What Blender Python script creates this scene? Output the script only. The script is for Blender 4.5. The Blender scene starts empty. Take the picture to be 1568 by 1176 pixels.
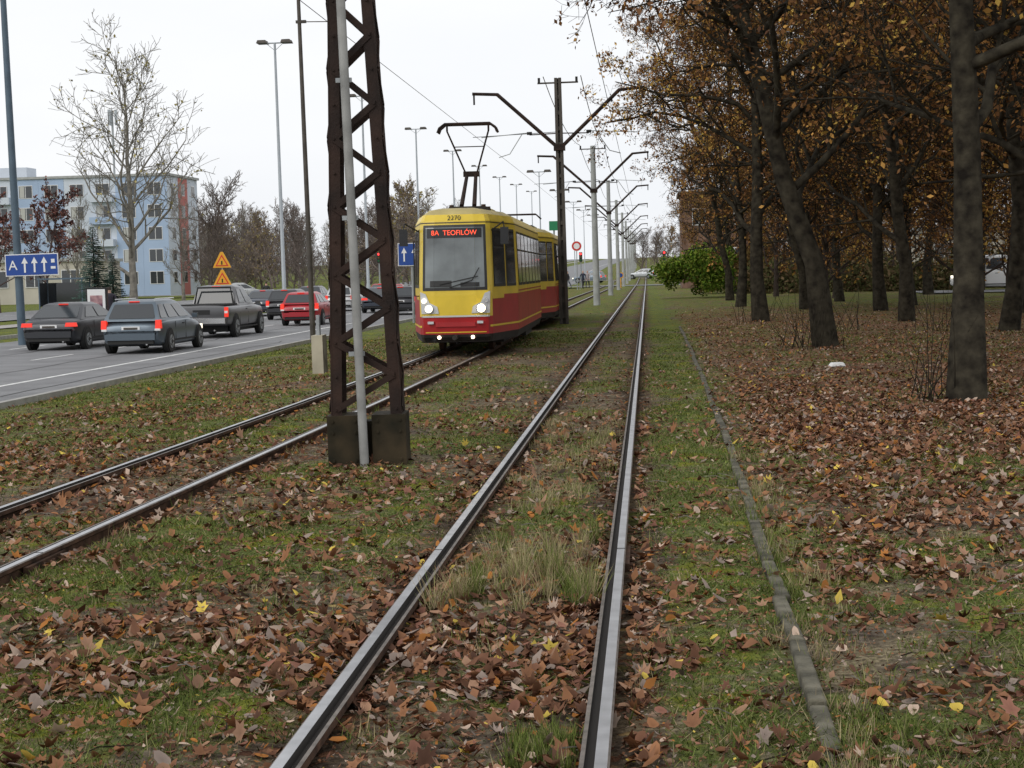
import bpy, math, random
import numpy as np
from mathutils import Vector, Matrix, Euler
random.seed(7); np.random.seed(7)
R=math.radians
scene=bpy.context.scene
CAMH=1.62; YAW=R(5.0); CS,SN=math.cos(YAW),math.sin(YAW)

# ------------------------------------------------------------ materials
def mat(name,col,rough=.6,metal=0,var=.0,scale=5,spec=.5,emit=None,estr=0,bump=0,bscale=40,alpha=None,col2=None):
    m=bpy.data.materials.new(name); m.use_nodes=True
    nt=m.node_tree; b=nt.nodes['Principled BSDF']
    b.inputs['Roughness'].default_value=rough; b.inputs['Metallic'].default_value=metal
    b.inputs['Specular IOR Level'].default_value=spec
    c=(*col,1)
    if var>0 or col2:
        n=nt.nodes.new('ShaderNodeTexNoise'); n.inputs['Scale'].default_value=scale; n.inputs['Detail'].default_value=6
        tc=nt.nodes.new('ShaderNodeTexCoord'); nt.links.new(tc.outputs['Object'],n.inputs['Vector'])
        r=nt.nodes.new('ShaderNodeValToRGB')
        r.color_ramp.elements[0].position=.32; r.color_ramp.elements[1].position=.68
        r.color_ramp.elements[0].color=(*[x*(1-var) for x in col],1)
        r.color_ramp.elements[1].color=(*(col2 if col2 else [min(1,x*(1+var)) for x in col]),1)
        nt.links.new(n.outputs['Fac'],r.inputs['Fac']); nt.links.new(r.outputs['Color'],b.inputs['Base Color'])
    else: b.inputs['Base Color'].default_value=c
    if bump>0:
        n2=nt.nodes.new('ShaderNodeTexNoise'); n2.inputs['Scale'].default_value=bscale; n2.inputs['Detail'].default_value=5
        tc=nt.nodes.new('ShaderNodeTexCoord'); nt.links.new(tc.outputs['Object'],n2.inputs['Vector'])
        bp=nt.nodes.new('ShaderNodeBump'); bp.inputs['Strength'].default_value=bump; bp.inputs['Distance'].default_value=.02
        nt.links.new(n2.outputs['Fac'],bp.inputs['Height']); nt.links.new(bp.outputs['Normal'],b.inputs['Normal'])
    if emit:
        b.inputs['Emission Color'].default_value=(*emit,1); b.inputs['Emission Strength'].default_value=estr
        try: m.cycles.emission_sampling='NONE'
        except Exception: pass
    return m
def vcol_mat(name,rough=.7):
    m=bpy.data.materials.new(name); m.use_nodes=True; nt=m.node_tree
    a=nt.nodes.new('ShaderNodeAttribute'); a.attribute_name='Col'
    d=nt.nodes.new('ShaderNodeBsdfDiffuse'); nt.links.new(a.outputs['Color'],d.inputs['Color'])
    nt.nodes.remove(nt.nodes['Principled BSDF'])
    nt.links.new(d.outputs[0],nt.nodes['Material Output'].inputs['Surface'])
    return m
M_leaf=vcol_mat('leaf'); M_grass=vcol_mat('grass_blade')
M_bark=mat('bark',(.024,.020,.016),.95,var=.4,scale=6,bump=.8,bscale=14,spec=.08,col2=(.06,.052,.037))
M_bark2=mat('bark_light',(.20,.185,.16),.9,var=.35,scale=4,spec=.1)
M_rust=mat('rust_steel',(.05,.03,.02),.85,var=.4,scale=9,bump=.3,spec=.2,col2=(.10,.055,.035))
M_mast=mat('mast_paint',(.020,.013,.011),.7,var=.4,scale=3,bump=.2,spec=.25,col2=(.045,.024,.017))
M_base=mat('mast_base_plate',(.024,.022,.013),.8,var=.4,scale=4,spec=.2,col2=(.055,.04,.022))
M_railtop=mat('rail_head_polished',(.42,.42,.43),.33,.75,var=.2,scale=6)
M_groove=mat('rail_groove',(.02,.016,.013),.9)
M_lip=mat('rail_lip',(.17,.145,.125),.55,.4,var=.35,scale=14)
M_galv=mat('galvanised_steel',(.33,.35,.36),.5,.3,var=.15,scale=3)
M_pipe2=mat('cable_duct',(.28,.28,.27),.6,.1,var=.25,scale=5)
M_lampgrey=mat('lamp_grey',(.36,.39,.42),.5,.1,var=.1,scale=1)
M_bluegrey=mat('pole_bluegrey',(.08,.12,.16),.55,var=.15,scale=2)
M_conc=mat('concrete',(.36,.37,.36),.85,var=.15,scale=3)
M_darkpole=mat('pole_dark',(.07,.06,.05),.7,var=.3,scale=3)
M_black=mat('black_rubber',(.015,.015,.015),.7)
M_blackg=mat('black_gloss',(.012,.012,.013),.25)
M_glass=mat('window_glass',(.03,.035,.04),.06,spec=.8)
M_screen=mat('windscreen_glass',(.14,.16,.165),.08,spec=.9,var=.5,scale=1.2)
M_chrome=mat('chrome',(.6,.6,.6),.2,.9)
M_white=mat('white_paint',(.75,.75,.73),.5)
M_wire=mat('wire',(.04,.04,.04),.6)

# ------------------------------------------------------------ mesh builder
class MB:
    def __init__(s): s.v=[];s.f=[];s.m=[];s.mats=[]
    def mi(s,m):
        if m not in s.mats: s.mats.append(m)
        return s.mats.index(m)
    def add(s,vs,fs,m):
        o=len(s.v); s.v+= [tuple(v) for v in vs]; i=s.mi(m)
        for f in fs: s.f.append(tuple(o+k for k in f)); s.m.append(i)
    def quad(s,a,b,c,d,m): s.add([a,b,c,d],[(0,1,2,3)],m)
    def box(s,c,d,m,rot=None,taper=1.0):
        x,y,z=[k/2 for k in d]; t=taper
        P=[(-x,-y,-z),(x,-y,-z),(x,y,-z),(-x,y,-z),(-x*t,-y*t,z),(x*t,-y*t,z),(x*t,y*t,z),(-x*t,y*t,z)]
        C=Vector(c)
        if rot is not None:
            M=rot if isinstance(rot,Matrix) else Matrix.Rotation(rot,3,'Z')
            P=[C+M@Vector(p) for p in P]
        else: P=[C+Vector(p) for p in P]
        s.add(P,[(0,3,2,1),(4,5,6,7),(0,1,5,4),(1,2,6,5),(2,3,7,6),(3,0,4,7)],m)
    def bar(s,a,b,w,t,m,up=(0,0,1)):
        a=Vector(a);b=Vector(b);d=(b-a);L=d.length;d.normalize();u=Vector(up)
        if abs(d.dot(u))>.98:u=Vector((0,1,0))
        x=d.cross(u).normalized(); z=x.cross(d)
        M=Matrix((x,d,z)).transposed()
        s.box((a+b)/2,(w,L,t),m,M)
    def tube(s,pts,rad,n,m,cap=True):
        pts=[Vector(p) for p in pts]
        if not hasattr(rad,'__len__'): rad=[rad]*len(pts)
        vs=[];fs=[]
        k=len(pts); ref=None
        for i in range(k):
            d=(pts[min(i+1,k-1)]-pts[max(i-1,0)]).normalized()
            if ref is None:
                ref=Vector((1,0,0)) if abs(d.x)<.8 else Vector((0,1,0))
            a=(ref-d*ref.dot(d)).normalized(); ref=a; b=d.cross(a)
            for j in range(n):
                t=2*math.pi*j/n; vs.append(pts[i]+(a*math.cos(t)+b*math.sin(t))*rad[i])
        for i in range(k-1):
            for j in range(n):
                j2=(j+1)%n; fs.append((i*n+j,i*n+j2,(i+1)*n+j2,(i+1)*n+j))
        if cap and n>3: fs.append(tuple(range(n))[::-1]); fs.append(tuple((k-1)*n+j for j in range(n)))
        s.add(vs,fs,m)
    def disc(s,c,nrm,r,th,m,n=16):
        c=Vector(c); nn=Vector(nrm).normalized(); s.tube([c-nn*th/2,c+nn*th/2],r,n,m)
    def prism(s,poly,y0,y1,m,M=None):
        n=len(poly); vs=[Vector((p[0],y0,p[1])) for p in poly]+[Vector((p[0],y1,p[1])) for p in poly]
        if M is not None: vs=[M@v for v in vs]
        fs=[tuple(range(n)),tuple(range(2*n-1,n-1,-1))]+[(i,i+n,(i+1)%n+n,(i+1)%n) for i in range(n)]
        s.add(vs,fs,m)
    def mesh(s,name,sharp=35):
        me=bpy.data.meshes.new(name); me.from_pydata(s.v,[],s.f)
        for m in s.mats: me.materials.append(m)
        me.polygons.foreach_set('material_index',s.m)
        me.polygons.foreach_set('use_smooth',[True]*len(s.f))
        me.update()
        try: me.set_sharp_from_angle(angle=R(sharp))
        except Exception: pass
        return me
    def obj(s,name,loc=(0,0,0),rot=(0,0,0),parent=None,bevel=0,sharp=35):
        return place(s.mesh(name,sharp),name,loc,rot,parent,bevel)
def place(me,name,loc=(0,0,0),rot=(0,0,0),parent=None,bevel=0,scale=1):
    o=bpy.data.objects.new(name,me); scene.collection.objects.link(o)
    o.location=loc;o.rotation_euler=rot; o.scale=(scale,)*3
    if parent: o.parent=parent
    if bevel:
        b=o.modifiers.new('b','BEVEL'); b.width=bevel;b.segments=2;b.limit_method='ANGLE';b.angle_limit=R(28)
    return o
def empty(name,loc=(0,0,0),rot=(0,0,0)):
    o=bpy.data.objects.new(name,None); scene.collection.objects.link(o); o.location=loc;o.rotation_euler=rot; o.empty_display_size=.2; return o
def text(s,size,loc,rot,m,parent,name='lettering',align='CENTER'):
    c=bpy.data.curves.new(name,'FONT'); c.body=s;c.size=size;c.align_x=align;c.align_y='CENTER';c.extrude=.002
    o=bpy.data.objects.new(name,c);scene.collection.objects.link(o);o.location=loc;o.rotation_euler=rot;c.materials.append(m)
    if parent:o.parent=parent
    return o
def np_mesh(name,V,F,col,m,parent=None,loc=(0,0,0)):
    me=bpy.data.meshes.new(name); n=len(V);k,c=F.shape
    me.vertices.add(n); me.vertices.foreach_set('co',V.astype(np.float32).ravel())
    me.loops.add(k*c); me.loops.foreach_set('vertex_index',F.astype(np.int32).ravel())
    me.polygons.add(k); me.polygons.foreach_set('loop_start',np.arange(0,k*c,c,dtype=np.int32))
    me.polygons.foreach_set('loop_total',np.full(k,c,dtype=np.int32))
    me.update(calc_edges=True)
    if col is not None:
        a=me.color_attributes.new('Col','FLOAT_COLOR','POINT')
        a.data.foreach_set('color',np.concatenate([col,np.ones((n,1))],1).astype(np.float32).ravel())
    me.materials.append(m); me.validate()
    return place(me,name,loc,parent=parent)
def atx(x,D): return (x,(D+SN*x)/CS)
def LD(L,D): return (CS*L-SN*D, SN*L+CS*D)
def bearing(u,D): return LD((u-784)/2400*D,D)

# ------------------------------------------------------------ noise + terrain
def vn(x,y,s,seed=0):
    X=np.asarray(x,float)/s+seed*17.3;Y=np.asarray(y,float)/s-seed*9.1
    xi=np.floor(X);yi=np.floor(Y);fx=X-xi;fy=Y-yi;fx=fx*fx*(3-2*fx);fy=fy*fy*(3-2*fy)
    def h(i,j):
        t=np.sin(i*127.1+j*311.7+seed*74.7)*43758.5453; return t-np.floor(t)
    return (h(xi,yi)*(1-fx)+h(xi+1,yi)*fx)*(1-fy)+(h(xi,yi+1)*(1-fx)+h(xi+1,yi+1)*fx)*fy
def fbm(x,y,s,seed=0): return .5*vn(x,y,s,seed)+.3*vn(x,y,s*.45,seed+1)+.2*vn(x,y,s*.2,seed+2)
LT_Y=[-20,0,9,20,32,45,60,90,150,700]; LT_X=[-4.6,-4.38,-4.23,-4.03,-3.93,-4.08,-4.2,-4.2,-4.1,-4.1]
def lx(y): return np.interp(y,LT_Y,LT_X)
RC=-.716
def rise(y): return np.interp(y,[0,190,260,420,900,3000],[0,0,.4,3.2,9,12])
def trackdist(x,y):
    d=np.minimum(np.abs(x-RC-.53),np.abs(x-RC+.53))
    l=lx(y); return np.minimum(d,np.minimum(np.abs(x-l-.53),np.abs(x-l+.53)))
KY=[4,14,30,60];KX=[.60,.745,.87,1.0]
def gz(x,y):
    x=np.asarray(x,float);y=np.asarray(y,float)
    z=np.interp(x,[-1000,-60,-24.5,-23.3,-10.5,-9.6,-6.2,-5,1000],[-.2,-.3,-.28,-.42,-.42,-.26,-.1,-.06,-.06])
    near=(x>-9.8)
    b=(fbm(x,y,1.6,3)-.5)*.07+(vn(x,y,.35,8)-.5)*.03
    td=trackdist(x,y)
    b=b*np.clip(td/.5,.15,1)
    z=z+np.where(near,b,(fbm(x,y,6,4)-.5)*.05*(x<-24.6))
    z=z-.03*np.exp(-(td/.16)**2)
    z=z+np.where(x>1.1,.05*np.clip((x-1.1)/2,0,1),0)
    return z+rise(y)
def leafd(x,y):
    n=fbm(x,y,1.7,11); n2=vn(x,y,.28,15)
    base=.225+(n-.5)*.66+(n2-.5)*.45
    right=np.clip((x-.9)/.5,0,1)
    far=np.clip((y-9)/7,0,1)
    base=base+right*(.05+.54*far)*np.clip((70-y)/20,0,1)
    base=base-.15*((x>.0)&(x<.75))-.1*np.exp(-((x-2.2)/1.2)**2)*(y<11)
    base=base+.12*np.exp(-(trackdist(x,y)/.22)**2)
    base=base-.10*np.clip((y-26)/20,0,1)*(x<1)
    base=base+.15*((x<-5.2)&(x>-8.2))-.2*np.clip((-8.0-x)/1.2,0,1)*(x<-5.2)
    return np.clip(base,0.03,1)
def greenf(x,y):
    n=fbm(x,y,1.3,31); g=.50+(n-.5)*1.9
    g=g+.25*((x>.0)&(x<.75))+.2*(x<-5.3)-.45*np.exp(-(trackdist(x,y)/.3)**2)+.25*np.clip((y-30)/20,0,1)
    inb=np.exp(-((x-RC)/.5)**4);g=g-.18*inb*(y>6.5)
    return np.clip(g,0,1)
def grow(a,b,s0,k):
    o=[a];s=s0
    while o[-1]<b: o.append(o[-1]+s); s*=k
    return o
xs=sorted(set([round(v,3) for v in list(-np.array(grow(10.4,1500,.6,1.22)))+list(np.arange(-10.2,1.6,.1))+grow(1.6,12,.13,1.015)+grow(12.5,1500,.5,1.25)]))
ys=sorted(set([round(v,3) for v in [-60,-40,-20,-10,-4,0]+list(np.arange(1,20,.12))+grow(20,2500,.16,1.03)]))
X,Y=np.meshgrid(np.array(xs),np.array(ys)); Z=gz(X,Y)
nx,ny=len(xs),len(ys)
V=np.stack([X.ravel(),Y.ravel(),Z.ravel()],1)
I=np.arange(nx*ny).reshape(ny,nx)
F=np.stack([I[:-1,:-1].ravel(),I[:-1,1:].ravel(),I[1:,1:].ravel(),I[1:,:-1].ravel()],1)
ld=leafd(X,Y).ravel(); gf=greenf(X,Y).ravel(); td=np.exp(-(trackdist(X,Y)/.22)**2).ravel()
def ground_mat():
    m=bpy.data.materials.new('ground_grass_leaves'); m.use_nodes=True; nt=m.node_tree;b=nt.nodes['Principled BSDF']
    N=nt.nodes.new;Lk=nt.links.new
    a=N('ShaderNodeAttribute');a.attribute_name='Col'
    sep=N('ShaderNodeSeparateColor');Lk(a.outputs['Color'],sep.inputs[0])
    tc=N('ShaderNodeTexCoord')
    def noise(s,d=5):
        n=N('ShaderNodeTexNoise');n.inputs['Scale'].default_value=s;n.inputs['Detail'].default_value=d;Lk(tc.outputs['Object'],n.inputs['Vector']);return n.outputs['Fac']
    def ramp(f,st):
        r=N('ShaderNodeValToRGB');e=r.color_ramp.elements
        e[0].position,e[0].color=st[0][0],(*st[0][1],1);e[1].position,e[1].color=st[-1][0],(*st[-1][1],1)
        for p,c in st[1:-1]:
            k=e.new(p);k.color=(*c,1)
        Lk(f,r.inputs['Fac']);return r.outputs['Color']
    def mix(f,c1,c2):
        x=N('ShaderNodeMix');x.data_type='RGBA'
        if isinstance(f,float):x.inputs[0].default_value=f
        else:Lk(f,x.inputs[0])
        Lk(c1,x.inputs[6]);Lk(c2,x.inputs[7]);return x.outputs[2]
    def math_(op,a1,b1,clamp=False):
        x=N('ShaderNodeMath');x.operation=op;x.use_clamp=clamp
        for i,q in enumerate((a1,b1)):
            if isinstance(q,(int,float)):x.inputs[i].default_value=q
            else:Lk(q,x.inputs[i])
        return x.outputs[0]
    grass=ramp(noise(30,6),[(.3,(.035,.045,.015)),(.45,(.085,.108,.028)),(.6,(.15,.175,.05)),(.75,(.25,.26,.11))])
    moss=ramp(noise(60,4),[(.3,(.08,.09,.012)),(.55,(.19,.20,.022)),(.75,(.28,.27,.045))])
    grass=mix(ramp(noise(2.3,4),[(.52,(0,0,0)),(.60,(1,1,1))]),grass,moss)
    soil=ramp(noise(22,6),[(.3,(.030,.023,.017)),(.5,(.085,.065,.048)),(.7,(.19,.155,.12))])
    straw=ramp(noise(35,6),[(.3,(.07,.055,.038)),(.5,(.18,.145,.09)),(.7,(.32,.265,.17))])
    g2=math_('ADD',sep.outputs[1],math_('MULTIPLY',math_('SUBTRACT',noise(7,6),.5),1.6),True)
    gm=ramp(g2,[(.25,(0,0,0)),(.6,(1,1,1))])
    base=mix(gm,mix(ramp(noise(3),[(.4,(0,0,0)),(.6,(1,1,1))]),soil,straw),grass)
    vo=N('ShaderNodeTexVoronoi');vo.inputs['Scale'].default_value=19;vo.inputs['Randomness'].default_value=1
    mp=N('ShaderNodeVectorMath');mp.operation='ADD'
    nn=N('ShaderNodeTexNoise');nn.inputs['Scale'].default_value=18;Lk(tc.outputs['Object'],nn.inputs['Vector'])
    sc=N('ShaderNodeVectorMath');sc.operation='SCALE';sc.inputs['Scale'].default_value=.09;Lk(nn.outputs['Color'],sc.inputs[0])
    Lk(tc.outputs['Object'],mp.inputs[0]);Lk(sc.outputs[0],mp.inputs[1]);Lk(mp.outputs[0],vo.inputs['Vector'])
    sv=N('ShaderNodeSeparateColor');Lk(vo.outputs['Color'],sv.inputs[0])
    lc=ramp(sv.outputs[0],[(.0,(.10,.05,.032)),(.3,(.20,.10,.055)),(.55,(.29,.15,.085)),(.75,(.36,.21,.13)),(.9,(.44,.32,.23)),(1,(.46,.35,.14))])
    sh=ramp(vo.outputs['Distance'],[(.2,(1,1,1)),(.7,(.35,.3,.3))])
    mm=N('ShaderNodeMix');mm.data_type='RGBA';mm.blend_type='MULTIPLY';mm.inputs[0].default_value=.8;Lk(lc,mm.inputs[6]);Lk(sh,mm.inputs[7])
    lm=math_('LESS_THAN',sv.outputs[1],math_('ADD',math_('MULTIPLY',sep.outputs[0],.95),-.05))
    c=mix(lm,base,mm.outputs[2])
    dark=N('ShaderNodeMix');dark.data_type='RGBA';dark.blend_type='MULTIPLY'
    Lk(math_('MULTIPLY',sep.outputs[2],.75),dark.inputs[0]);Lk(c,dark.inputs[6]);dark.inputs[7].default_value=(.42,.33,.27,1)
    Lk(dark.outputs[2],b.inputs['Base Color'])
    b.inputs['Roughness'].default_value=.95;b.inputs['Specular IOR Level'].default_value=.1
    bp=N('ShaderNodeBump');bp.inputs['Strength'].default_value=.9;bp.inputs['Distance'].default_value=.03
    Lk(math_('ADD',noise(40,4),math_('MULTIPLY',lm,.25)),bp.inputs['Height']);Lk(bp.outputs['Normal'],b.inputs['Normal'])
    return m
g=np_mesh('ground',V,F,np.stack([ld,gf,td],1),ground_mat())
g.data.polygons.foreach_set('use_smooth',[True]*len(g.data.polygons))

# ------------------------------------------------------------ strips (roads)
def strip(name,x0,x1,z,m,y0=-30,y1=1200):
    yy=[y0]+list(np.arange(max(y0+10,0),y1,25))+[y1]
    vs=[];
    for y in yy:
        zz=z+float(rise(y)); vs+=[(x0,y,zz),(x1,y,zz)]
    fs=[(2*i,2*i+1,2*i+3,2*i+2) for i in range(len(yy)-1)]
    b=MB(); b.add(vs,fs,m); return b.obj(name)
M_asph=mat('asphalt',(.20,.20,.205),.8,var=.16,scale=.9,bump=.25,bscale=120,spec=.3)
M_mark=mat('road_paint',(.66,.66,.64),.7,var=.25,scale=6)
M_kerb=mat('kerb_concrete',(.34,.33,.31),.9,var=.2,scale=4)
strip('road',-23.3,-10.55,-.385,M_asph)
strip('road_opposite',-43,-33,-.23,M_asph)
strip('footpath',-29.5,-27.5,-.235,mat('paving',(.33,.31,.29),.9,var=.15,scale=2))
b=MB()
def ln(x,w,y0,y1,z=-.381):
    yy=list(np.arange(y0,y1,20))+[y1]
    for a,c in zip(yy[:-1],yy[1:]):
        za=z+float(rise(a));zc=z+float(rise(c)); b.quad((x-w/2,a,za),(x+w/2,a,za),(x+w/2,c,zc),(x-w/2,c,zc),M_mark)
ln(-12.8,.14,-20,600)
for y in range(-20,300,6): ln(-16.2,.12,y,y+3); ln(-19.7,.12,y+1,y+4)
for y in range(0,300,6): ln(-38,.12,y,y+3,-.226)
b.obj('road_markings')
# bitumen crack repairs on the carriageway
b=MB();M_tar=mat('bitumen_seal',(.06,.06,.062),.7);rk=random.Random(12)
for (x0,y0,n,dx) in ((-14.6,28,26,.0),(-11.6,18,20,.0),(-18.2,34,24,.0)):
    px_,py_=x0,y0
    for i in range(n):
        qx=x0+rk.uniform(-.15,.15);qy=py_+rk.uniform(1,2)
        b.quad((px_-.025,py_,-.3795),(px_+.025,py_,-.3795),(qx+.025,qy,-.3795),(qx-.025,qy,-.3795),M_tar);px_,py_=qx,qy
b.obj('road_crack_seal')
b=MB()
for x0,zt in ((-10.5,-.30),(-23.42,-.25)):
    for i in range(0,330):
        b.box((x0,i*1.0+.5,zt-.08+float(rise(i))),(.14,.99,.2),M_kerb)
b.obj('road_kerb')
b=MB(); M_old=mat('old_kerb',(.065,.06,.035),.95,var=.5,scale=7,bump=.5,col2=(.16,.145,.105))
ky=2.0
while ky<46:
    l=.98; x=float(np.interp(ky,KY,KX))
    b.box((x+random.uniform(-.01,.01),ky+l/2,-.095+random.uniform(-.012,.01)),(.07,l-.015,.14),M_old,rot=random.uniform(-.012,.012)-.006); ky+=l
b.obj('edging_kerb',bevel=.012)
b=MB(); b.quad((-60,168,.012),(60,168,.012),(60,177,.012),(-60,177,.012),M_asph); b.obj('cross_street')
b=MB(); b.quad((15,86,.05),(70,86,.05),(70,94,.05),(15,94,.05),M_asph); b.obj('side_street')

# ------------------------------------------------------------ rails
def track(name,cx):
    b=MB(); yy=[-4]+list(np.arange(0,40,1.0))+list(np.arange(40,200,5))+list(np.arange(200,640,20))
    P=[(.080,-.16,None),(.075,-.115,M_rust),(.015,-.10,M_rust),(.015,-.045,M_rust),(.036,-.03,M_rust),(.037,-.006,M_rust),(.029,0,M_lip),(-.014,0,M_railtop),(-.020,-.03,M_groove),(-.048,-.03,M_groove),(-.050,-.010,M_groove),(-.066,-.010,M_lip),(-.068,-.04,M_rust),(-.03,-.06,M_rust),(-.03,-.10,M_rust),(-.085,-.115,M_rust),(-.09,-.16,M_rust)]
    n=len(P)
    for sgn in (-1,1):
        rows=[]
        for y in yy:
            c=cx(y)+sgn*.53; rows.append([(c+sgn*p[0],y,p[1]+float(rise(y))) for p in P])
        for i in range(len(yy)-1):
            for j in range(n-1):
                q=(rows[i][j],rows[i+1][j],rows[i+1][j+1],rows[i][j+1])
                if sgn<0:q=q[::-1]
                b.add(q,[(0,1,2,3)],P[j+1][2])
        for y in (9.1,27,45):
            c=cx(y)+sgn*.53
            b.box((c+sgn*.045,y,-.06),(.03,.6,.05),M_rust)
            for k in (-.2,-.07,.07,.2): b.disc((c+sgn*.065,y+k,-.06),(1,0,0),.014,.03,M_rust,6)
            b.box((c+sgn*.008,y,-.004),(.05,.006,.012),M_groove)
    for y in (7.2,16,33):
        b.box((cx(y),y,-.075),(1.0,.05,.02),M_rust)
    return b.obj(name,sharp=30)
track('tram_track',lambda y:RC); track('tram_track',lambda y:float(lx(y)))

# ------------------------------------------------------------ leaves and grass
def sample(n,y0,y1,pw=1.0):
    u=np.random.rand(n); y=y0*(y1/y0)**(u**pw)
    lo=-.45*y-1.6; hi=.27*y+1.2
    x=lo+(hi-lo)*np.random.rand(n)
    return x,y
PAL=np.array([(.16,.08,.05),(.23,.115,.065),(.115,.062,.043),(.30,.145,.075),(.34,.20,.13),(.48,.36,.28),(.28,.22,.185),(.36,.15,.045),(.58,.43,.09),(.25,.12,.085)])
PW=np.array([.18,.17,.13,.14,.12,.08,.11,.05,.018,.08])
def leaf_cols(n):
    i=np.random.choice(len(PAL),n,p=PW/PW.sum()); return PAL[i]*(.65+.6*np.random.rand(n,1))
def leaves(name,n,y0,y1,shape,size,lift,flat=1,pmin=0):
    x,y=sample(n*5,y0,y1)
    p=np.maximum(leafd(x,y),pmin); keep=(np.random.rand(len(x))<np.clip(p,0,1)**1.5*1.25)&(x>-10.3)
    keep&=~((trackdist(x,y)<.07)&(np.random.rand(len(x))<.975))
    x=x[keep][:n];y=y[keep][:n];n=len(x); print(name,n)
    z=gz(x,y)+.006+np.random.rand(n)*lift
    S_=np.array(shape,float); k=len(S_)
    s=size*(.35+1.0*np.random.rand(n)); a=np.random.rand(n)*6.283
    tx=np.random.randn(n)*.42;ty=np.random.randn(n)*.42
    curl=(np.random.rand(n)-.25)*2.4
    lx_=S_[None,:,0]*s[:,None];ly_=S_[None,:,1]*s[:,None]
    r2=(S_[:,0]**2+S_[:,1]**2)[None,:]
    lz=r2*curl[:,None]*s[:,None]*.5+lx_*tx[:,None]+ly_*ty[:,None]+np.abs(S_[None,:,0])*s[:,None]*.6*(np.random.rand(n)[:,None])
    ca,sa=np.cos(a)[:,None],np.sin(a)[:,None]
    Vx=x[:,None]+lx_*ca-ly_*sa;Vy=y[:,None]+lx_*sa+ly_*ca;Vz=z[:,None]+lz+.25*s[:,None]*np.hypot(tx,ty)[:,None]
    V=np.stack([Vx,Vy,Vz],2)
    col=np.repeat(leaf_cols(n)[:,None,:],k,1); col[:,0,:]*=.75
    if k>4: f=np.array([(0,i,i%(k-1)+1) for i in range(1,k)])
    else: f=np.array([(0,1,2,3)])
    Fx=(np.arange(n)[:,None,None]*k+f[None]).reshape(-1,f.shape[1])
    return V.reshape(-1,3),Fx,col.reshape(-1,3)
maple=[(0,0)]+[(r*math.cos(t),r*math.sin(t)) for t,r in [(R(-90),.8),(R(-55),.45),(R(-15),.8),(R(15),.5),(R(50),.95),(R(72),.58),(R(90),1.1),(R(108),.58),(R(130),.95),(R(165),.5),(R(195),.8),(R(235),.45)]]
oval=[(0,0)]+[(.62*math.cos(t),math.sin(t)*(1.0)) for t in [R(k) for k in (-90,-40,0,45,90,135,180,220)]]
kite=[(0,-1),(.6,0),(0,1),(-.6,.1)]
le=empty('fallen_leaves')
for nm,args in (('maple_leaves',(5200,3.6,18,maple,.038,.02)),('oval_leaves',(14500,3.6,22,oval,.0265,.018)),('small_leaves',(60000,6,75,kite,.030,.02)),('leaf_fragments',(80000,3.6,26,kite,.010,.012,1,.42))):
    V,Fx,c=leaves(nm,*args); np_mesh(nm,V,Fx,c,M_leaf,parent=le)
def blades(n,x,y,h,w,cols,lean=.5):
    z=gz(x,y)-.005;a=np.random.rand(n)*6.283;l=np.random.randn(n,2)*lean
    px=np.cos(a)*w/2;py=np.sin(a)*w/2
    V=np.zeros((n,3,3));V[:,0]=np.stack([x-px,y-py,z],1);V[:,1]=np.stack([x+px,y+py,z],1)
    V[:,2]=np.stack([x+l[:,0]*h,y+l[:,1]*h,z+h],1)
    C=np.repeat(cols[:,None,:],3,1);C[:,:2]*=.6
    return V.reshape(-1,3),np.arange(n*3).reshape(n,3),C.reshape(-1,3)
GP=np.array([(.105,.14,.035),(.145,.185,.045),(.08,.105,.028),(.20,.225,.07),(.34,.29,.16),(.26,.20,.12)])
def gcols(n,p=(.26,.24,.18,.15,.10,.07)):
    i=np.random.choice(6,n,p=np.array(p)/sum(p));return GP[i]*(.7+.6*np.random.rand(n,1))
x,y=sample(900000,3.6,45); gg=greenf(x,y)*(1-.6*leafd(x,y)); keep=(np.random.rand(len(x))<gg**1.4*1.4+.04)&(trackdist(x,y)>.085)&(x>-10.3)
keep&=~((np.abs(x-np.interp(y,KY,KX))<.045)&(np.random.rand(len(x))<.5))
x=x[keep][:260000];y=y[keep][:260000];n=len(x);print('blades',n)
h=(.014+.036*np.random.rand(n)**1.7)*(.5+1.0*vn(x,y,.4,41))
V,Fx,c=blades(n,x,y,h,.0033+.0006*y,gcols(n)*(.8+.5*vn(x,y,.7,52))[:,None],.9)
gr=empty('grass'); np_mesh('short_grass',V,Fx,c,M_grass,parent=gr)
tx=[];ty=[];th=[];tc=[]
def tuft(cx,cy,r,n,hh,straw):
    q=np.random.randn(n,2)*r; tx.append(cx+q[:,0]);ty.append(cy+q[:,1]); th.append(hh*(.4+.7*np.random.rand(n)))
    s=gcols(n,(.05,.05,.03,.15,.45,.35) if straw>.5 else (.3,.3,.15,.2,.05,.02)); tc.append(s*(1.4 if straw>.5 else 1.2))
for i in range(40): tuft(random.uniform(-1.12,-.30),random.choice([random.gauss(8.3,.22),random.gauss(9.2,.3),random.gauss(7.9,.2)]),.024,75,random.uniform(.13,.25),random.choice([.8,.9,.9,.2]))
for i in range(26): tuft(random.uniform(-1.1,-.3),random.uniform(11,18),.06,70,.14,.8)
for i in range(14): tuft(random.uniform(-.5,-.28),random.uniform(5.2,5.6),.025,60,.10,.2)
for i in range(80):
    yy=random.uniform(4.8,14); tuft(float(np.interp(yy,KY,KX))+random.gauss(.06,.09),yy,.045,45,random.uniform(.06,.15),random.choice([.1,.8]))
for i in range(300):
    yy=random.uniform(4.6,30); tuft(random.uniform(-.4*yy,.22*yy),yy,.045,34,random.uniform(.05,.12),random.choice([.1,.1,.8]))
x=np.concatenate(tx);y=np.concatenate(ty);h=np.concatenate(th);c0=np.concatenate(tc)
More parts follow.
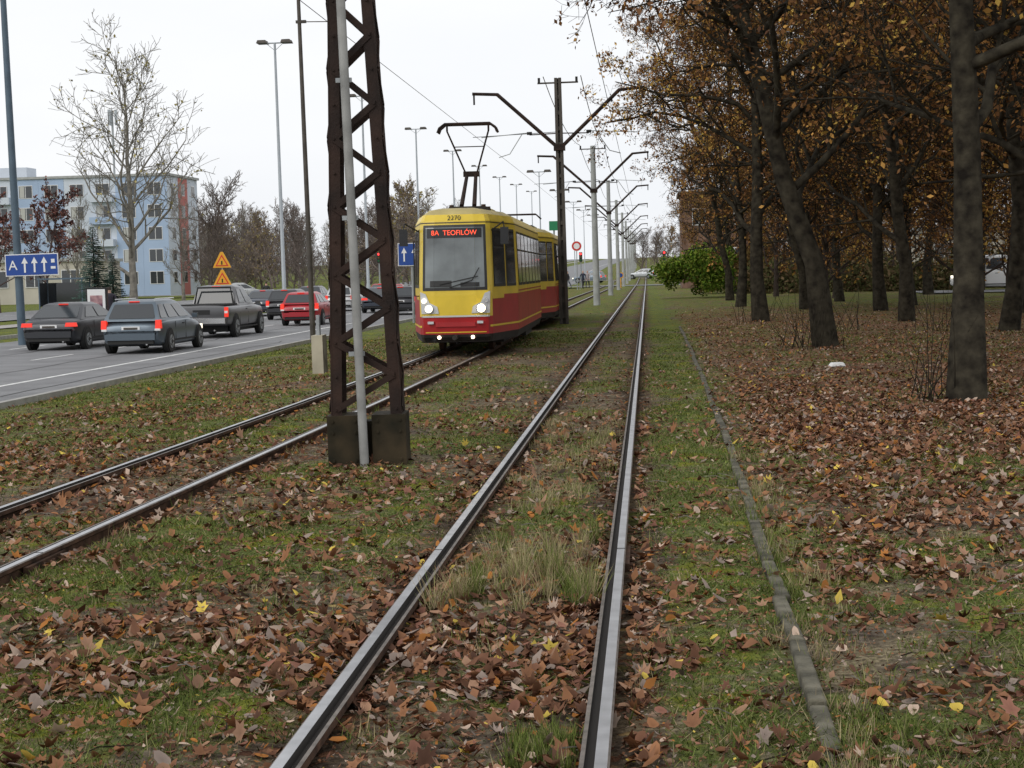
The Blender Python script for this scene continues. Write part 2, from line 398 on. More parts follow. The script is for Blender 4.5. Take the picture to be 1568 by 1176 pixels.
k=(trackdist(x,y)>.085)&(x>-10.3);x,y,h,c0=x[k],y[k],h[k],c0[k]
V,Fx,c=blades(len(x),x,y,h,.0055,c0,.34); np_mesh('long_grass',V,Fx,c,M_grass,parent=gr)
tb=MB();r2=random.Random(8)
for i in range(300):
    yy=r2.uniform(4.5,26);xx=r2.uniform(-.35*yy,.25*yy)
    if float(trackdist(xx,yy))<.12: continue
    z=float(gz(xx,yy))+.02;a=r2.random()*6.28;l=r2.uniform(.06,.28)
    tb.tube([(xx,yy,z),(xx+math.cos(a)*l*.5,yy+math.sin(a)*l*.5,z+.012),(xx+math.cos(a+.3)*l,yy+math.sin(a+.3)*l,z)],[.004,.003,.002],3,M_bark2 if i%3 else M_bark)
tb.obj('fallen_twigs')

# ------------------------------------------------------------ trees
def tree_mesh(name,seed,H,tr,first,nl,reach,counts,bark,leafN=0,lsize=.07,pal=None,up=.25,droop=0,wig=.16,limb_up=.7,tw=.006,clump=.45,limbr=.4,asym=False,zlo=None):
    rng=random.Random(seed);b=MB();tips=[]
    def rv(): return Vector((rng.gauss(0,1),rng.gauss(0,1),rng.gauss(0,1)))
    def br(p,d,L,r,lev):
        ns=[9,6,4,3,2][lev];pts=[p];rad=[r];d=d.normalized()
        for i in range(ns):
            t=(i+1)/ns
            g=up*(.6 if lev else .5)-droop*t*(lev>0)
            d=(d+rv()*wig*(.35 if lev==0 else 1)+Vector((0,0,g*(.5 if lev else .3)))).normalized()
            if asym and lev>0 and p.x<-1.5 and p.z<5.0: d=(d+Vector((.25,0,.35))).normalized()
            p=p+d*L/ns;pts.append(p)
            rad.append(max(r*(1-.8*t) if lev else r*(1-.82*t),tw if lev<3 else tw*.75))
        if lev==0: rad[0]=r*1.3
        b.tube(pts,rad,[10,6,4,3,3][lev],bark,cap=False)
        if lev>=len(counts)-1: tips.append((pts,lev))
        if lev<len(counts):
            n=counts[lev]
            for i in range(n):
                f0=(first if lev==0 else .15);t=f0+(1-f0)*((i+rng.random())/n)
                t=min(t,.99);k=t*ns;j=int(k);q=pts[j].lerp(pts[j+1],k-j);rr=rad[j]+(rad[j+1]-rad[j])*(k-j)
                a=rng.random()*6.283 if lev else i*2.4+rng.random()
                ax=(pts[j+1]-pts[j]).normalized();s=ax.cross(Vector((.3,.2,1) if abs(ax.z)<.9 else (1,0,0))).normalized();s2=ax.cross(s)
                out=s*math.cos(a)+s2*math.sin(a)
                if lev==0:
                    if asym and out.x<-.25 and t<.36: continue
                    nd=out+ax*limb_up*(.6+.8*t);LL=reach*(1.15-.65*t)*rng.uniform(.7,1.15);cr=min(rr*.55,tr*limbr)
                    if asym and out.x<-.1: nd=nd+Vector((0,0,.35))
                else:
                    nd=out*.8+ax*.75;LL=L*rng.uniform(.35,.6)*(1.1-.5*t);cr=rr*.6
                br(q,nd,LL,max(cr,tw),lev+1)
    br(Vector((0,0,-.1)),Vector((0,0,1)),H,tr,0)
    me=b.mesh(name,60)
    if leafN:
        rs=np.random.RandomState(seed);P=[]
        cl=[tp for tp in tips if rng.random()<clump]
        for i in range(leafN):
            pts,_=cl[int(rs.rand()*len(cl))];k=rs.rand()*(len(pts)-1);j=int(k)
            P.append(pts[j].lerp(pts[j+1],k-j)+Vector(rs.randn(3)*.07))
        P=np.array([tuple(p) for p in P]);n=len(P)
        A=rs.randn(n,3);A/=np.linalg.norm(A,axis=1)[:,None];B=np.cross(A,rs.randn(n,3));B/=np.linalg.norm(B,axis=1)[:,None]
        s=lsize*(.6+.8*rs.rand(n,1))
        Q=np.stack([P-A*s,P+B*s*.6,P+A*s,P-B*s*.6],1).reshape(-1,3)
        pal=np.array(pal);cn=vn(P[:,0]+P[:,2],P[:,1]-P[:,2]*.5,1.3,seed)
        idx=np.clip(((cn*.6+rs.rand(n)*.55-.07)*len(pal)).astype(int),0,len(pal)-1)
        C=pal[idx]*(.65+.7*rs.rand(n,1));C=np.repeat(C,4,0)
        o=len(b.v); me2=bpy.data.meshes.new(name)
        faces=b.f+[(o+4*i,o+4*i+1,o+4*i+2,o+4*i+3) for i in range(n)]
        me2.from_pydata(b.v+[tuple(q) for q in Q],[],faces)
        me2.materials.append(bark);me2.materials.append(M_leaf)
        me2.polygons.foreach_set('material_index',[0]*len(b.f)+[1]*n)
        me2.polygons.foreach_set('use_smooth',[True]*len(b.f)+[False]*n)
        a=me2.color_attributes.new('Col','FLOAT_COLOR','POINT')
        cc=np.concatenate([np.full((o,3),.05),C]);a.data.foreach_set('color',np.concatenate([cc,np.ones((len(cc),1))],1).astype(np.float32).ravel())
        me2.update();bpy.data.meshes.remove(me);me=me2
    return me
AUT=[(.12,.06,.035),(.16,.08,.04),(.20,.10,.045),(.18,.09,.04),(.32,.16,.055),(.44,.24,.07),(.56,.36,.09)]
T=[tree_mesh('park_tree_a',1,13.5,.20,.19,36,5.2,(36,10,7,4),M_bark,28000,.046,AUT,up=.16,droop=.10,wig=.2,tw=.005,asym=True,clump=.55),
   tree_mesh('park_tree_b',5,14.5,.20,.16,38,4.9,(38,10,7,4),M_bark,24000,.046,AUT,up=.2,droop=.12,wig=.22,tw=.005,asym=True,clump=.5),
   tree_mesh('park_tree_c',9,12.5,.22,.20,34,5.3,(34,10,7,4),M_bark,32000,.046,AUT+[(.60,.42,.10)],up=.14,droop=.12,wig=.22,tw=.005,asym=True,clump=.6)]
M_barkf=mat('bark_far_hazed',(.065,.05,.042),.95,var=.3,scale=3,spec=.05)  # bark colour lightened to stand in for haze on farther trees
TU=[tree_mesh('understory_a',14,9.5,.13,.06,28,4.4,(28,9,6),M_barkf,9000,.07,AUT+[(.10,.07,.04)],up=.25,droop=.06,wig=.22,limb_up=.9,tw=.009,clump=.6),
    tree_mesh('understory_b',15,11,.15,.07,30,4.8,(30,9,6),M_barkf,7000,.07,AUT,up=.3,droop=.06,wig=.22,limb_up=.9,tw=.009,clump=.5)]
row=[(3.74,18.5,0,1.0,.15),(3.58,31.6,1,1.12,-.4),(3.46,48,2,1.05,.2),(3.9,66,0,1.0,-.4),(4.2,80,1,.95,.4),
     (7.4,27,2,1.0,4.2),(8.6,37.5,0,1.05,5),(7.4,45,1,1.0,.6),(8.3,56,2,1.0,.4),(8.8,72,0,1.0,1.9),(6.0,60,1,.9,.1),
     (12.8,33,1,1.05,3.9),(12.0,50,0,1.1,4.4),(13.5,66,1,1.0,2.4),(15,84,2,1.1,5.5),(10,90,1,1,3.1),(18.5,58,2,1.1,.9),(19,90,0,1.15,4),(5.5,100,2,.85,1),(10.4,62,0,1,2.9),(16,44,0,1.1,.2),(6.6,22.5,1,1.0,1.2),(10.2,28.5,0,1.0,3.3)]
for x,D,k,s,r in row:
    px,py=atx(x,D); place(T[k],'autumn_tree',(px,py,float(gz(px,py))),(random.uniform(-.03,.03),random.uniform(-.04,.03),r),scale=s)
for i,(x,D) in enumerate([(9.5,80),(12.5,76),(17,74),(22,82),(27,88),(7.2,88),(6.4,108),(11,106),(16,102),(22,108),(28,104),(33,98),(24,70),(20,66),(9,120),(14,124),(11.5,56),(14.5,52),(17.5,62),(19,46),(7.6,66)]):
    px,py=atx(x,D); place(TU[i%2],'understory_tree',(px,py,float(gz(px,py))),(0,0,i*1.7),scale=random.uniform(.8,1.05))
MB1=mat('bark_brown_hazed',(.16,.13,.115),.9,var=.3,scale=2,spec=.1);MB2=mat('bark_brown2_hazed',(.22,.18,.155),.9,var=.3,scale=2,spec=.1)  # brown bark of distant trees, haze painted in as a paler colour
BT=[tree_mesh('bare_tree_a',21,13.5,.24,.14,20,7.2,(20,9,7),M_bark2,500,.10,[(.35,.30,.12)],up=.32,limb_up=1.2,tw=.016,wig=.2,limbr=.5),
    tree_mesh('bare_tree_b',22,9,.16,.12,18,3.8,(18,8,6),M_bark2,0,up=.6,limb_up=1.2,tw=.016)]
BT2=[tree_mesh('bare_tree_c',23,9,.16,.06,28,4.6,(28,9,7),MB1,0,up=.4,limb_up=1.1,tw=.020,wig=.2),
     tree_mesh('bare_tree_d',24,8,.16,.08,22,4.6,(22,9,6),MB2,1200,.12,[(.24,.17,.10),(.30,.25,.10)],up=.4,limb_up=.9,tw=.024)]
RED=[(.18,.085,.075),(.23,.11,.09),(.12,.065,.06)]
PT=tree_mesh('plum_tree',31,6.5,.13,.22,16,3.2,(16,8,6),mat('bark_plum',(.09,.06,.055),.9),2000,.10,RED,up=.3,limb_up=1.0,tw=.016,clump=.7)
def putt(me,name,u,D,s=1,r=0):
    x,y=bearing(u,D); return place(me,name,(x,y,float(gz(x,y))),(0,0,r),scale=s)
putt(BT[0],'bare_tree',208,110,1.18,.5)
putt(BT2[0],'bare_tree',325,118,.92,2); putt(BT[1],'bare_tree',285,150,1.0,1); putt(BT[1],'bare_tree',125,140,.9,3)
putt(PT,'plum_tree',74,112,1.15,0); putt(PT,'plum_tree',2,104,1.05,2)
putt(BT2[1],'bare_tree',605,170,1.25,1);putt(BT2[1],'bare_tree',650,190,1.3,4);putt(BT2[0],'bare_tree',470,165,.95,4);putt(BT2[1],'bare_tree',420,180,1.0,3)
tl=empty('distant_trees')
rr=random.Random(3)
for i in range(105):
    u=rr.uniform(-60,700);D=rr.uniform(195,330);x,y=bearing(u,D)
    if u<330: D+=30; x,y=bearing(u,D)
    m=rr.choice([BT2[0],BT2[1],BT2[0],BT[1]]);place(m,'treeline_tree',(x,y,float(rise(y))-.3),(0,0,rr.random()*6),parent=tl,scale=rr.uniform(.8,1.25)*D/240)
for i in range(50):
    u=rr.uniform(985,1750);D=rr.uniform(125,300) if u>1100 else rr.uniform(280,420);x,y=bearing(u,D)
    m=rr.choice([BT2[0],BT2[1],TU[0]] if u>1100 else [BT2[0],BT2[1]]);place(m,'treeline_tree',(x,y,float(rise(y))-.3),(0,0,rr.random()*6),parent=tl,scale=rr.uniform(.75,1.05))
def cloud(name,blobs,n,size,pal,loc=(0,0,0)):
    rs=np.random.RandomState(len(name)+n);w=np.array([b_[3] for b_ in blobs])**2;w=w/w.sum();i=rs.choice(len(blobs),n,p=w)
    B=np.array([b_[:3] for b_ in blobs])[i];rad=np.array([b_[3] for b_ in blobs])[i][:,None]
    d=rs.randn(n,3);d/=np.linalg.norm(d,axis=1)[:,None];P=B+d*rad*(.5+.65*rs.rand(n,1))*np.array([1,1,.85])
    P[:,2]=np.abs(P[:,2])
    A=rs.randn(n,3);A/=np.linalg.norm(A,axis=1)[:,None];Bq=np.cross(A,rs.randn(n,3));Bq/=np.linalg.norm(Bq,axis=1)[:,None]
    s=size*(.6+.8*rs.rand(n,1));Q=np.stack([P-A*s,P+Bq*s*.6,P+A*s,P-Bq*s*.6],1).reshape(-1,3)
    pal=np.array(pal);C=pal[rs.randint(0,len(pal),n)]*(.6+.7*rs.rand(n,1));C=np.repeat(C,4,0)
    return np_mesh(name,Q,np.arange(4*n).reshape(n,4),C,M_leaf,loc=loc)
def bush(name,u,D,w,h,pal,n=5000,seed=1,size=.1):
    r=random.Random(seed);x,y=bearing(u,D);bl=[]
    for i in range(34):
        a=r.random()*6.28;q=r.random()**.5;zz=r.random()
        bl.append((math.cos(a)*q*w*.40,math.sin(a)*q*w*.40,h*(.12+.70*zz*(1-.35*q)),r.uniform(.08,.17)*w))
    return cloud(name,bl,n,size,pal,loc=(x,y,float(gz(x,y))-.05))
bush('green_bush',1068,90,5.2,3.9,[(.10,.16,.02),(.16,.23,.03),(.06,.11,.02),(.22,.25,.05)],9500,1,.09)
bush('autumn_shrub',1128,104,5.5,3.4,[(.20,.12,.05),(.14,.09,.04),(.28,.20,.07)],6000,2,.11)
bush('autumn_shrub',1175,112,6,4.6,[(.24,.16,.05),(.14,.09,.04),(.28,.22,.07),(.09,.08,.04)],9000,3,.13)
for i,(u,D,w,h) in enumerate([(1215,100,8,2.4),(1290,108,9,3),(1370,98,8,2.2),(1450,104,9,2.8),(1530,100,9,2.6),(1600,108,9,3)]):
    bush('park_shrub',u,D,w,h,[(.07,.075,.03),(.10,.09,.04),(.13,.09,.05)],5000,10+i,.12)
sh=MB()
for cx,D,n in ((3.1,31.2,26),(3.35,18.6,16),(3.3,30.5,10),(7,38,12),(3.6,49,12),(2.9,46,8),(5.2,40,10)):
    for i in range(n):
        px,py=atx(cx+random.gauss(0,.25),D+random.gauss(0,.3));L=random.uniform(.5,1.7);q=Vector((px,py,-.05));d=Vector((random.gauss(0,.3),random.gauss(0,.3),1)).normalized()
        pts=[q]
        for k in range(4): d=(d+Vector((random.gauss(0,.12),random.gauss(0,.12),.05))).normalized();q=q+d*L/4;pts.append(q)
        sh.tube(pts,[.009,.008,.006,.004,.002],3,M_bark)
sh.obj('undergrowth_shoots')
def spruce(name,u,D,H,seed=4):
    x,y=bearing(u,D);r=random.Random(seed);b=MB();b.tube([(0,0,-.1),(0,0,H)],[.10,.012],6,M_bark);P=[];C=[]
    z=.35
    while z<H-.05:
        f=1-z/H; L0=H*.27*f**.9+.06
        for i in range(12):
            a=r.random()*6.28;L=L0*r.uniform(.7,1.15);o=Vector((math.cos(a),math.sin(a),0));sd=Vector((-o.y,o.x,0))
            n=max(3,int(L/.06)*2)
            for k in range(n):
                t=r.random()**.75;p=Vector((0,0,z))+o*(L*t)+Vector((0,0,-.28*L*t+.14*L*t*t));w=.13*(1-.5*t)*(.6+L)
                q=sd*r.uniform(-1,1)*w+Vector((0,0,r.uniform(-.05,.03)));d=(o+sd*r.uniform(-.9,.9)+Vector((0,0,-.25))).normalized()*r.uniform(.06,.12);s2=d.cross(Vector((0,0,1)))*.25+Vector((0,0,.012))
                P+=[p+q-s2,p+q+s2,p+q+d+s2*.3,p+q+d-s2*.3];kk=r.uniform(.55,1.5)*(.65+.5*t);C+=[(.055*kk,.095*kk,.078*kk)]*4
        z+=.12
    o=b.obj(name,(x,y,float(gz(x,y))));np_mesh('needles',np.array([tuple(p) for p in P]),np.arange(len(P)).reshape(-1,4),np.array(C),M_leaf,parent=o)
spruce('spruce_tree',150,96,5.4,4); spruce('spruce_tree',178,100,3.8,6)

# ------------------------------------------------------------ tram
M_yel=mat('tram_yellow',(.76,.55,.045),.35,var=.08,scale=2); M_red=mat('tram_red',(.40,.018,.022),.35,var=.12,scale=2)
M_roofc=mat('tram_roof',(.42,.34,.13),.6,var=.25,scale=2); M_under=mat('underframe',(.03,.025,.022),.9,var=.3)
M_frame=mat('window_rubber',(.02,.02,.02),.5); M_silver=mat('silver_panel',(.62,.63,.64),.35,.2)
M_led=mat('led_red',(.3,.02,.02),.5,emit=(1,.10,.04),estr=1.6)
M_hl=mat('headlamp_lit',(.9,.9,.8),.3,emit=(1,.80,.48),estr=16); M_hl2=mat('headlamp_dim',(.8,.8,.75),.2,emit=(1,.9,.7),estr=1.5)
M_hl3=mat('foglamp_lit',(.9,.9,.8),.3,emit=(1,.7,.5),estr=5)
HW=1.12;TL=13.5
PLAN=[(0,0),(.42,.015),(.66,.07),(.74,.2),(HW,2.3),(HW,TL-2.3),(.74,TL-.2),(.66,TL-.07),(.42,TL-.015),(0,TL)]
LEV=[(.26,.05,.10),(.42,.0,.03),(.78,0,0),(1.20,0,0),(1.40,0,.01),(2.55,.04,.14),(2.70,.06,.18),(2.83,.13,.26),(2.93,.30,.45),(2.98,.60,.8)]
def lev(z):
    zs=[l[0] for l in LEV];return np.interp(z,zs,[l[1] for l in LEV]),np.interp(z,zs,[l[2] for l in LEV])
def S(p,z,off=0,n=(0,0)):
    i,rk=lev(z);x=p[0]*(1-i/HW);y=p[1]
    w=max(0,1-y/2.3);w2=max(0,1-(TL-y)/2.3);y=y+rk*w-rk*w2
    return (x+n[0]*off,y+n[1]*off,z)
cum=[0]
for a,c in zip(PLAN[:-1],PLAN[1:]): cum.append(cum[-1]+math.dist(a,c))
def planpt(t):
    sg=1 if t>=0 else -1;t=abs(t)
    for i in range(len(PLAN)-1):
        if t<=cum[i+1]+1e-9:
            k=(t-cum[i])/(cum[i+1]-cum[i]);a,c=PLAN[i],PLAN[i+1]
            d=(c[0]-a[0],c[1]-a[1]);l=math.hypot(*d);n=(d[1]/l,-d[0]/l)
            return (sg*(a[0]+d[0]*k),a[1]+d[1]*k),(sg*n[0],n[1])
    return (0,TL),(0,1)
def panel(b,t0,t1,z0,z1,m,off=.006):
    ts=sorted(set([t0,t1]+[c*s for c in cum for s in (1,-1) if t0<c*s<t1]));zs=[z0]+[l[0] for l in LEV if z0<l[0]<z1]+[z1]
    for i in range(len(ts)-1):
        e=1e-4;pa,na=planpt(ts[i]+e);pb,nb=planpt(ts[i+1]-e)
        for j in range(len(zs)-1):
            q=[S(pa,zs[j],off,na),S(pb,zs[j],off,nb),S(pb,zs[j+1],off,nb),S(pa,zs[j+1],off,na)];b.add(q,[(0,1,2,3)],m)
def tram_car(parent,front):
    b=MB();full=[(p[0],p[1]) for p in PLAN]+[(-p[0],p[1]) for p in PLAN[-2:0:-1]];n=len(full)
    for j in range(len(LEV)-1):
        z0,z1=LEV[j][0],LEV[j+1][0];m=[M_under,M_red,M_red,M_yel,M_yel,M_yel,M_yel,M_roofc,M_roofc][j]
        for i in range(n):
            a,c=full[i],full[(i+1)%n];mm=m
            if j==2 and a[1]<.25 and c[1]<.25: mm=M_yel
            b.add([S(a,z0),S(c,z0),S(c,z1),S(a,z1)],[(0,1,2,3)],mm)
    b.add([S(p,LEV[-1][0]) for p in full],[tuple(range(n))],M_roofc);b.add([S(p,LEV[0][0]) for p in full],[tuple(range(n))[::-1]],M_under)
    b.obj('body',parent=parent,sharp=28)
    b=MB(); ft=cum[3]
    if front:
        panel(b,-.66,.66,1.30,2.62,M_frame,.006);panel(b,-.605,.605,1.36,2.57,M_screen,.012)
        panel(b,-.57,.57,2.36,2.55,M_blackg,.02)
        panel(b,-.5,-.06,1.37,1.5,M_frame,.0135);panel(b,.12,.5,1.37,1.46,M_frame,.0135)
    else:
        panel(b,-.6,.6,1.35,2.55,M_frame,.006);panel(b,-.54,.54,1.4,2.5,M_glass,.012)
    for s in (1,-1):
        def pn(t0,t1,*a): panel(b,*(sorted((s*t0,s*t1))),*a)
        t=ft+.12
        for w in (.95,.8):
            pn(t,t+w,1.36,2.55,M_frame,.006);pn(t+.05,t+w-.05,1.42,2.50,M_glass,.012);pn(t+.05,t+w-.05,2.14,2.17,M_frame,.016);t+=w+.08
        t=cum[4]+.1;nw=7;w=(cum[5]-cum[4]-.2)/nw
        for i in range(nw):
            door=(s<0 and i in (1,3,6))
            z0=.5 if door else 1.36
            pn(t+.06,t+w-.06,z0,2.52,M_frame,.006);pn(t+.11,t+w-.11,z0+.06,2.10,M_glass,.012);pn(t+.11,t+w-.11,2.14,2.47,M_glass,.012);t+=w
        pn(cum[5]+.15,cum[5]+1.7,1.36,2.52,M_frame,.006);pn(cum[5]+.2,cum[5]+1.65,1.42,2.47,M_glass,.012)
        pn(ft-.1,cum[6],.56,.60,M_yel,.008)
        pn(ft-.02,ft+.9,1.12,1.24,M_yel,.008); pn(cum[4],cum[5],1.24,1.27,M_red,.008)
        pn(0.0,cum[6],2.655,2.675,M_frame,.007)
        for t in (cum[4]+.05,cum[4]+3.1,cum[5]-2.9,cum[5]-.05): pn(t,t+.012,.42,1.34,M_under,.010)
    b.obj('windows',parent=parent)
    b=MB()
    b.box((0,TL/2,.34),(1.7,TL-3,.3),M_under)
    for yb in (3.2,TL-3.2):
        b.box((0,yb,.3),(1.5,1.9,.2),M_under)
        for dy in (-.95,.95):
            for sx in (-.53,.53): b.disc((sx,yb+dy,.33),(1,0,0),.33,.11,M_rust,20)
            b.tube([(-.5,yb+dy,.33),(.5,yb+dy,.33)],.07,8,M_under)
        for sx in (-1,1): b.box((sx*.82,yb,.35),(.14,2.3,.22),M_under)
    for sx in (-.85,.85): b.box((sx,TL/2,.32),(.4,2.2,.34),M_under)
    b.tube([(0,.5,.36),(0,-.25,.36)],.05,8,M_under); b.box((0,.35,.3),(1.25,.3,.1),M_under)
    b.obj('bogies',parent=parent)
    b=MB()
    for y in (5.2,7.4,9.8): b.box((0,y,3.03),(.9,1.2,.16),M_roofc,taper=.85)
    for sx in (-.62,.62): b.tube([(sx,1.6,2.93),(sx,TL-1.6,2.93)],.02,5,M_galv)
    b.obj('roof_equipment',parent=parent,bevel=.02)
tcx=float(lx(32));tloc=(tcx+.08,31.3,.0)
tram=empty('tram',tloc,(0,0,R(.75)))
tram_car(tram,True)
b=MB()
panel(b,-.70,.70,.765,.80,M_silver,.014); panel(b,-.62,.62,.45,.47,M_yel,.01); panel(b,-.74,.74,.28,.36,M_blackg,.008)
for s in (1,-1):
    P=[(s*p[0],-.012+max(0,(p[0]-.42))*.26,p[1]) for p in [(.33,.84),(.69,.84),(.71,1.28),(.60,1.24),(.52,1.06),(.36,.98)]]
    P2=[(p[0],p[1]+.05,p[2]) for p in P];k=len(P)
    b.add(P+P2,[tuple(range(k))]+[(i,(i+1)%k,(i+1)%k+k,i+k) for i in range(k)],M_silver)
    b.disc((s*.53,-.01,.94),(0,1,0),.085,.06,M_chrome,18); b.disc((s*.53,-.03,.94),(0,1,0),.078,.05,M_hl if s>0 else M_hl2,18)
    b.disc((s*.63,.03,1.10),(0,1,0),.05,.06,M_hl2 if s<0 else M_chrome,14)
    b.disc((s*.34,.06,.36),(0,1,0),.036,.06,M_hl3,12)
    b.box((s*.5,.0,.66),(.12,.05,.05),M_silver)
b.tube([(-.1,-.03,1.36),(.35,-.0,1.50),(.5,.03,1.75)],.010,5,M_black); b.tube([(-.3,.0,1.42),(.48,.0,1.58)],.009,5,M_black)
b.box((0,.06,.62),(.8,.14,.09),M_red)
for s in (-1,1):
    b.tube([(s*.74,.35,2.5),(s*1.0,.12,2.66),(s*1.02,.1,2.5)],.016,6,M_black); b.box((s*1.02,.1,2.38),(.16,.08,.34),M_blackg)
b.tube([(-.76,.2,1.2),(-.82,.1,1.2),(-.82,.12,2.3),(-.76,.3,2.3)],.014,6,M_black)
b.obj('front_fittings',parent=tram)
text('8A  TEOFILÓW',.14,(0,S((0,0),2.45)[1]-.024,2.455),(R(90),0,0),M_led,tram,'destination_text').scale=(.98,1,1)
text('2270',.14,(0,S((0,0),2.76)[1]-.02,2.755),(R(78),0,0),M_blackg,tram,'fleet_number')
b=MB();py=3.6
b.box((0,py,3.05),(.8,1.4,.1),M_under)
for sx in (-.35,.35): b.tube([(sx,py-.6,3.0),(sx,py-.6,3.14)],.05,8,M_rust);b.tube([(sx,py+.6,3.0),(sx,py+.6,3.14)],.05,8,M_rust)
for sx in (-.10,.10): b.tube([(sx*1.4,py-.5,3.12),(sx,py+.45,3.85)],[.05,.04],8,M_mast)
b.box((0,py+.45,3.87),(.36,.1,.12),M_mast)
for sx in (-1,1): b.tube([(sx*.12,py+.45,3.87),(sx*.46,py-.15,4.78)],.02,6,M_mast); b.tube([(sx*.46,py-.15,4.78),(sx*.46,py-.15,4.9)],.022,6,M_mast)
b.tube([(-.33,py+.05,4.45),(.33,py+.05,4.45)],.012,5,M_mast)
for dy in (-.28,0.0): b.tube([(-.66,py+dy,4.74),(-.62,py+dy,4.84),(-.5,py+dy,4.93),(.5,py+dy,4.93),(.62,py+dy,4.84),(.66,py+dy,4.74)],.028,6,M_mast)
b.obj('pantograph',parent=tram)
tram2=empty('tram_trailer_car',(tcx+.02,45.9,0),(0,0,R(.6)))
tram_car(tram2,False)
b=MB();b.box((0,3.6,3.05),(.8,1.4,.1),M_under)
b.tube([(0,3.1,3.12),(0,4.2,3.3)],.05,6,M_mast)
for dy in (0,.28): b.tube([(-.66,3.3+dy,3.3),(-.5,3.3+dy,3.45),(.5,3.3+dy,3.45),(.66,3.3+dy,3.3)],.024,6,M_mast)
b.obj('folded_pantograph',parent=tram2)

# ------------------------------------------------------------ lattice mast
b=MB();mH=7.6
def hx(z): return .285-.033*z
def hy(z): return .16-.008*z
for sx in (-1,1):
    for sy in (-1,1):
        a0=Vector((sx*hx(0),sy*hy(0),-.1));a1=Vector((sx*hx(mH),sy*hy(mH),mH))
        b.bar(a0,a1,.10,.012,M_mast,up=(0,1,0))
        c0=a0+Vector((sx*.045,-sy*.04,0));c1=a1+Vector((sx*.045,-sy*.04,0)); b.bar(c0,c1,.10,.012,M_mast,up=(1,0,0))
z=.5;k=0;st=.30
while z<mH-.3:
    z2=z+st
    for sy in (-1,1):
        s=1 if (k%2==0) else -1
        b.bar((-s*hx(z),sy*(hy(z)+.014),z),(s*hx(z2),sy*(hy(z2)+.014),z2),.055,.008,M_mast,up=(0,1,0))
    for sx in (-1,1):
        s=1 if (k%2==0) else -1
        b.bar((sx*(hx(z)+.058),-s*hy(z),z),(sx*(hx(z2)+.058),s*hy(z2),z2),.055,.008,M_mast,up=(1,0,0))
    for sx in (-1,1):
        for sy in (-1,1): b.disc((sx*hx(z),sy*(hy(z)+.022),z),(0,1,0),.012,.016,M_mast,6)
    z=z2;k+=1
for sx in (-1,1):
    b.box((sx*.20,-.01,.16),(.30,.40,.58),M_base)
    for dx in (-.1,.1):
        for zz in (.05,.3,.40): b.disc((sx*.20+dx,-.215,zz),(0,1,0),.014,.02,M_base,6)
b.box((0,.06,.13),(.12,.2,.50),M_base)
b.tube([(-.02,-.27,-.05),(-.04,-.25,1.5),(-.10,-.24,mH)],.040,12,M_pipe2)
for zz in (1.0,2.2,3.4,4.6): b.box((-.05-.006*zz,-.22,zz),(.14,.03,.04),M_galv)
b.box((-.42,.0,1.0),(.10,.26,.34),mat('beige_box',(.42,.38,.28),.6,var=.15)); b.tube([(-.42,0,1.15),(-.42,0,1.35)],.02,6,M_galv)
for s in (-1,1):
    b.tube([(0,0,5.8),(s*1.4,0,7.3),(s*2.1,0,7.35)],.035,8,M_mast);b.tube([(0,0,5.5),(s*1.7,0,5.6)],.02,6,M_mast)
px,py=atx(-2.52,14.1);b.obj('lattice_mast',(px,py,-.06),(0,-.012,.06))

# ------------------------------------------------------------ catenary poles
def cat_pole(x,y,kind,H=7.8):
    b=MB();m=M_darkpole if kind else M_conc
    if kind:
        for s in(-1,1): b.bar((s*.10,0,-.1),(s*.065,0,H),.09,.16,m,up=(0,1,0))
        b.bar((0,.04,-.1),(0,.04,H),.14,.02,m,up=(0,1,0))
        zz=.2
        while zz<H-.2: b.box((0,0,zz),(.16,.1,.12),m); zz+=.5
    else: b.tube([(0,0,-.1),(0,0,H)],[.17,.12],12,m)
    b.tube([(-.65,0,H-.15),(.65,0,H-.15)],.03,6,M_darkpole)
    for s in (-.6,.6): b.tube([(s,0,H-.15),(s,0,H+.02)],.04,6,M_black)
    b.box((0,0,5.6),(.36,.3,.2),M_mast)
    for s in (-1,1):
        b.tube([(0,0,5.55),(s*1.95,0,7.35),(s*2.75,0,7.4)],[.06,.06,.05],8,M_mast)
        b.tube([(s*.1,0,6.05),(s*.95,0,6.03)],.02,6,M_mast)
        b.tube([(s*.95,0,6.1),(s*2.5,0,6.0)],.014,5,M_galv)
        b.tube([(s*2.7,0,7.4),(s*2.7,0,7.05)],.03,6,M_black)
        b.tube([(s*1.2,0,6.05),(s*1.6,0,5.45),(s*1.95,0,5.35)],.016,5,M_galv)
        b.disc((s*.95,0,6.08),(1,0,0),.05,.16,M_black,8)
    b.obj('catenary_pole',(x,y,float(rise(y))),(0,-.008+random.uniform(-.004,.004),0))
cat_pole(-2.68,50.5,True)
for i,y in enumerate([78,108,138,168,198,228,258,290,325,360]): cat_pole(-2.5,y,False)
b=MB()
yy=[-20,14,50.5,78,108,138,168,198,228,258,290,325,360]
for off in (0,1):
    for (a,c) in zip(yy[:-1],yy[1:]):
        xa=(float(lx(a)) if off else RC);xc=(float(lx(c)) if off else RC)
        b.tube([(xa,a,4.98+float(rise(a))),(xc,c,4.98+float(rise(c)))],.006,4,M_wire)
for xo,z0 in ((-.6,7.85),(.6,7.85)):   # feeder cables on the pole heads
    for (a,c) in zip(yy[2:-1],yy[3:]):
        pts=[(-2.6+xo,a+(c-a)*t,z0-4*.45*t*(1-t)+float(rise(a+(c-a)*t))) for t in np.linspace(0,1,9)];b.tube(pts,.014,4,M_wire)
for y in (50.5,78,108,138):            # span wires over to the lamp row
    b.tube([(-2.6,y,6.1),(-5.5,y,6.0)],.01,4,M_wire)
b.obj('overhead_wires')

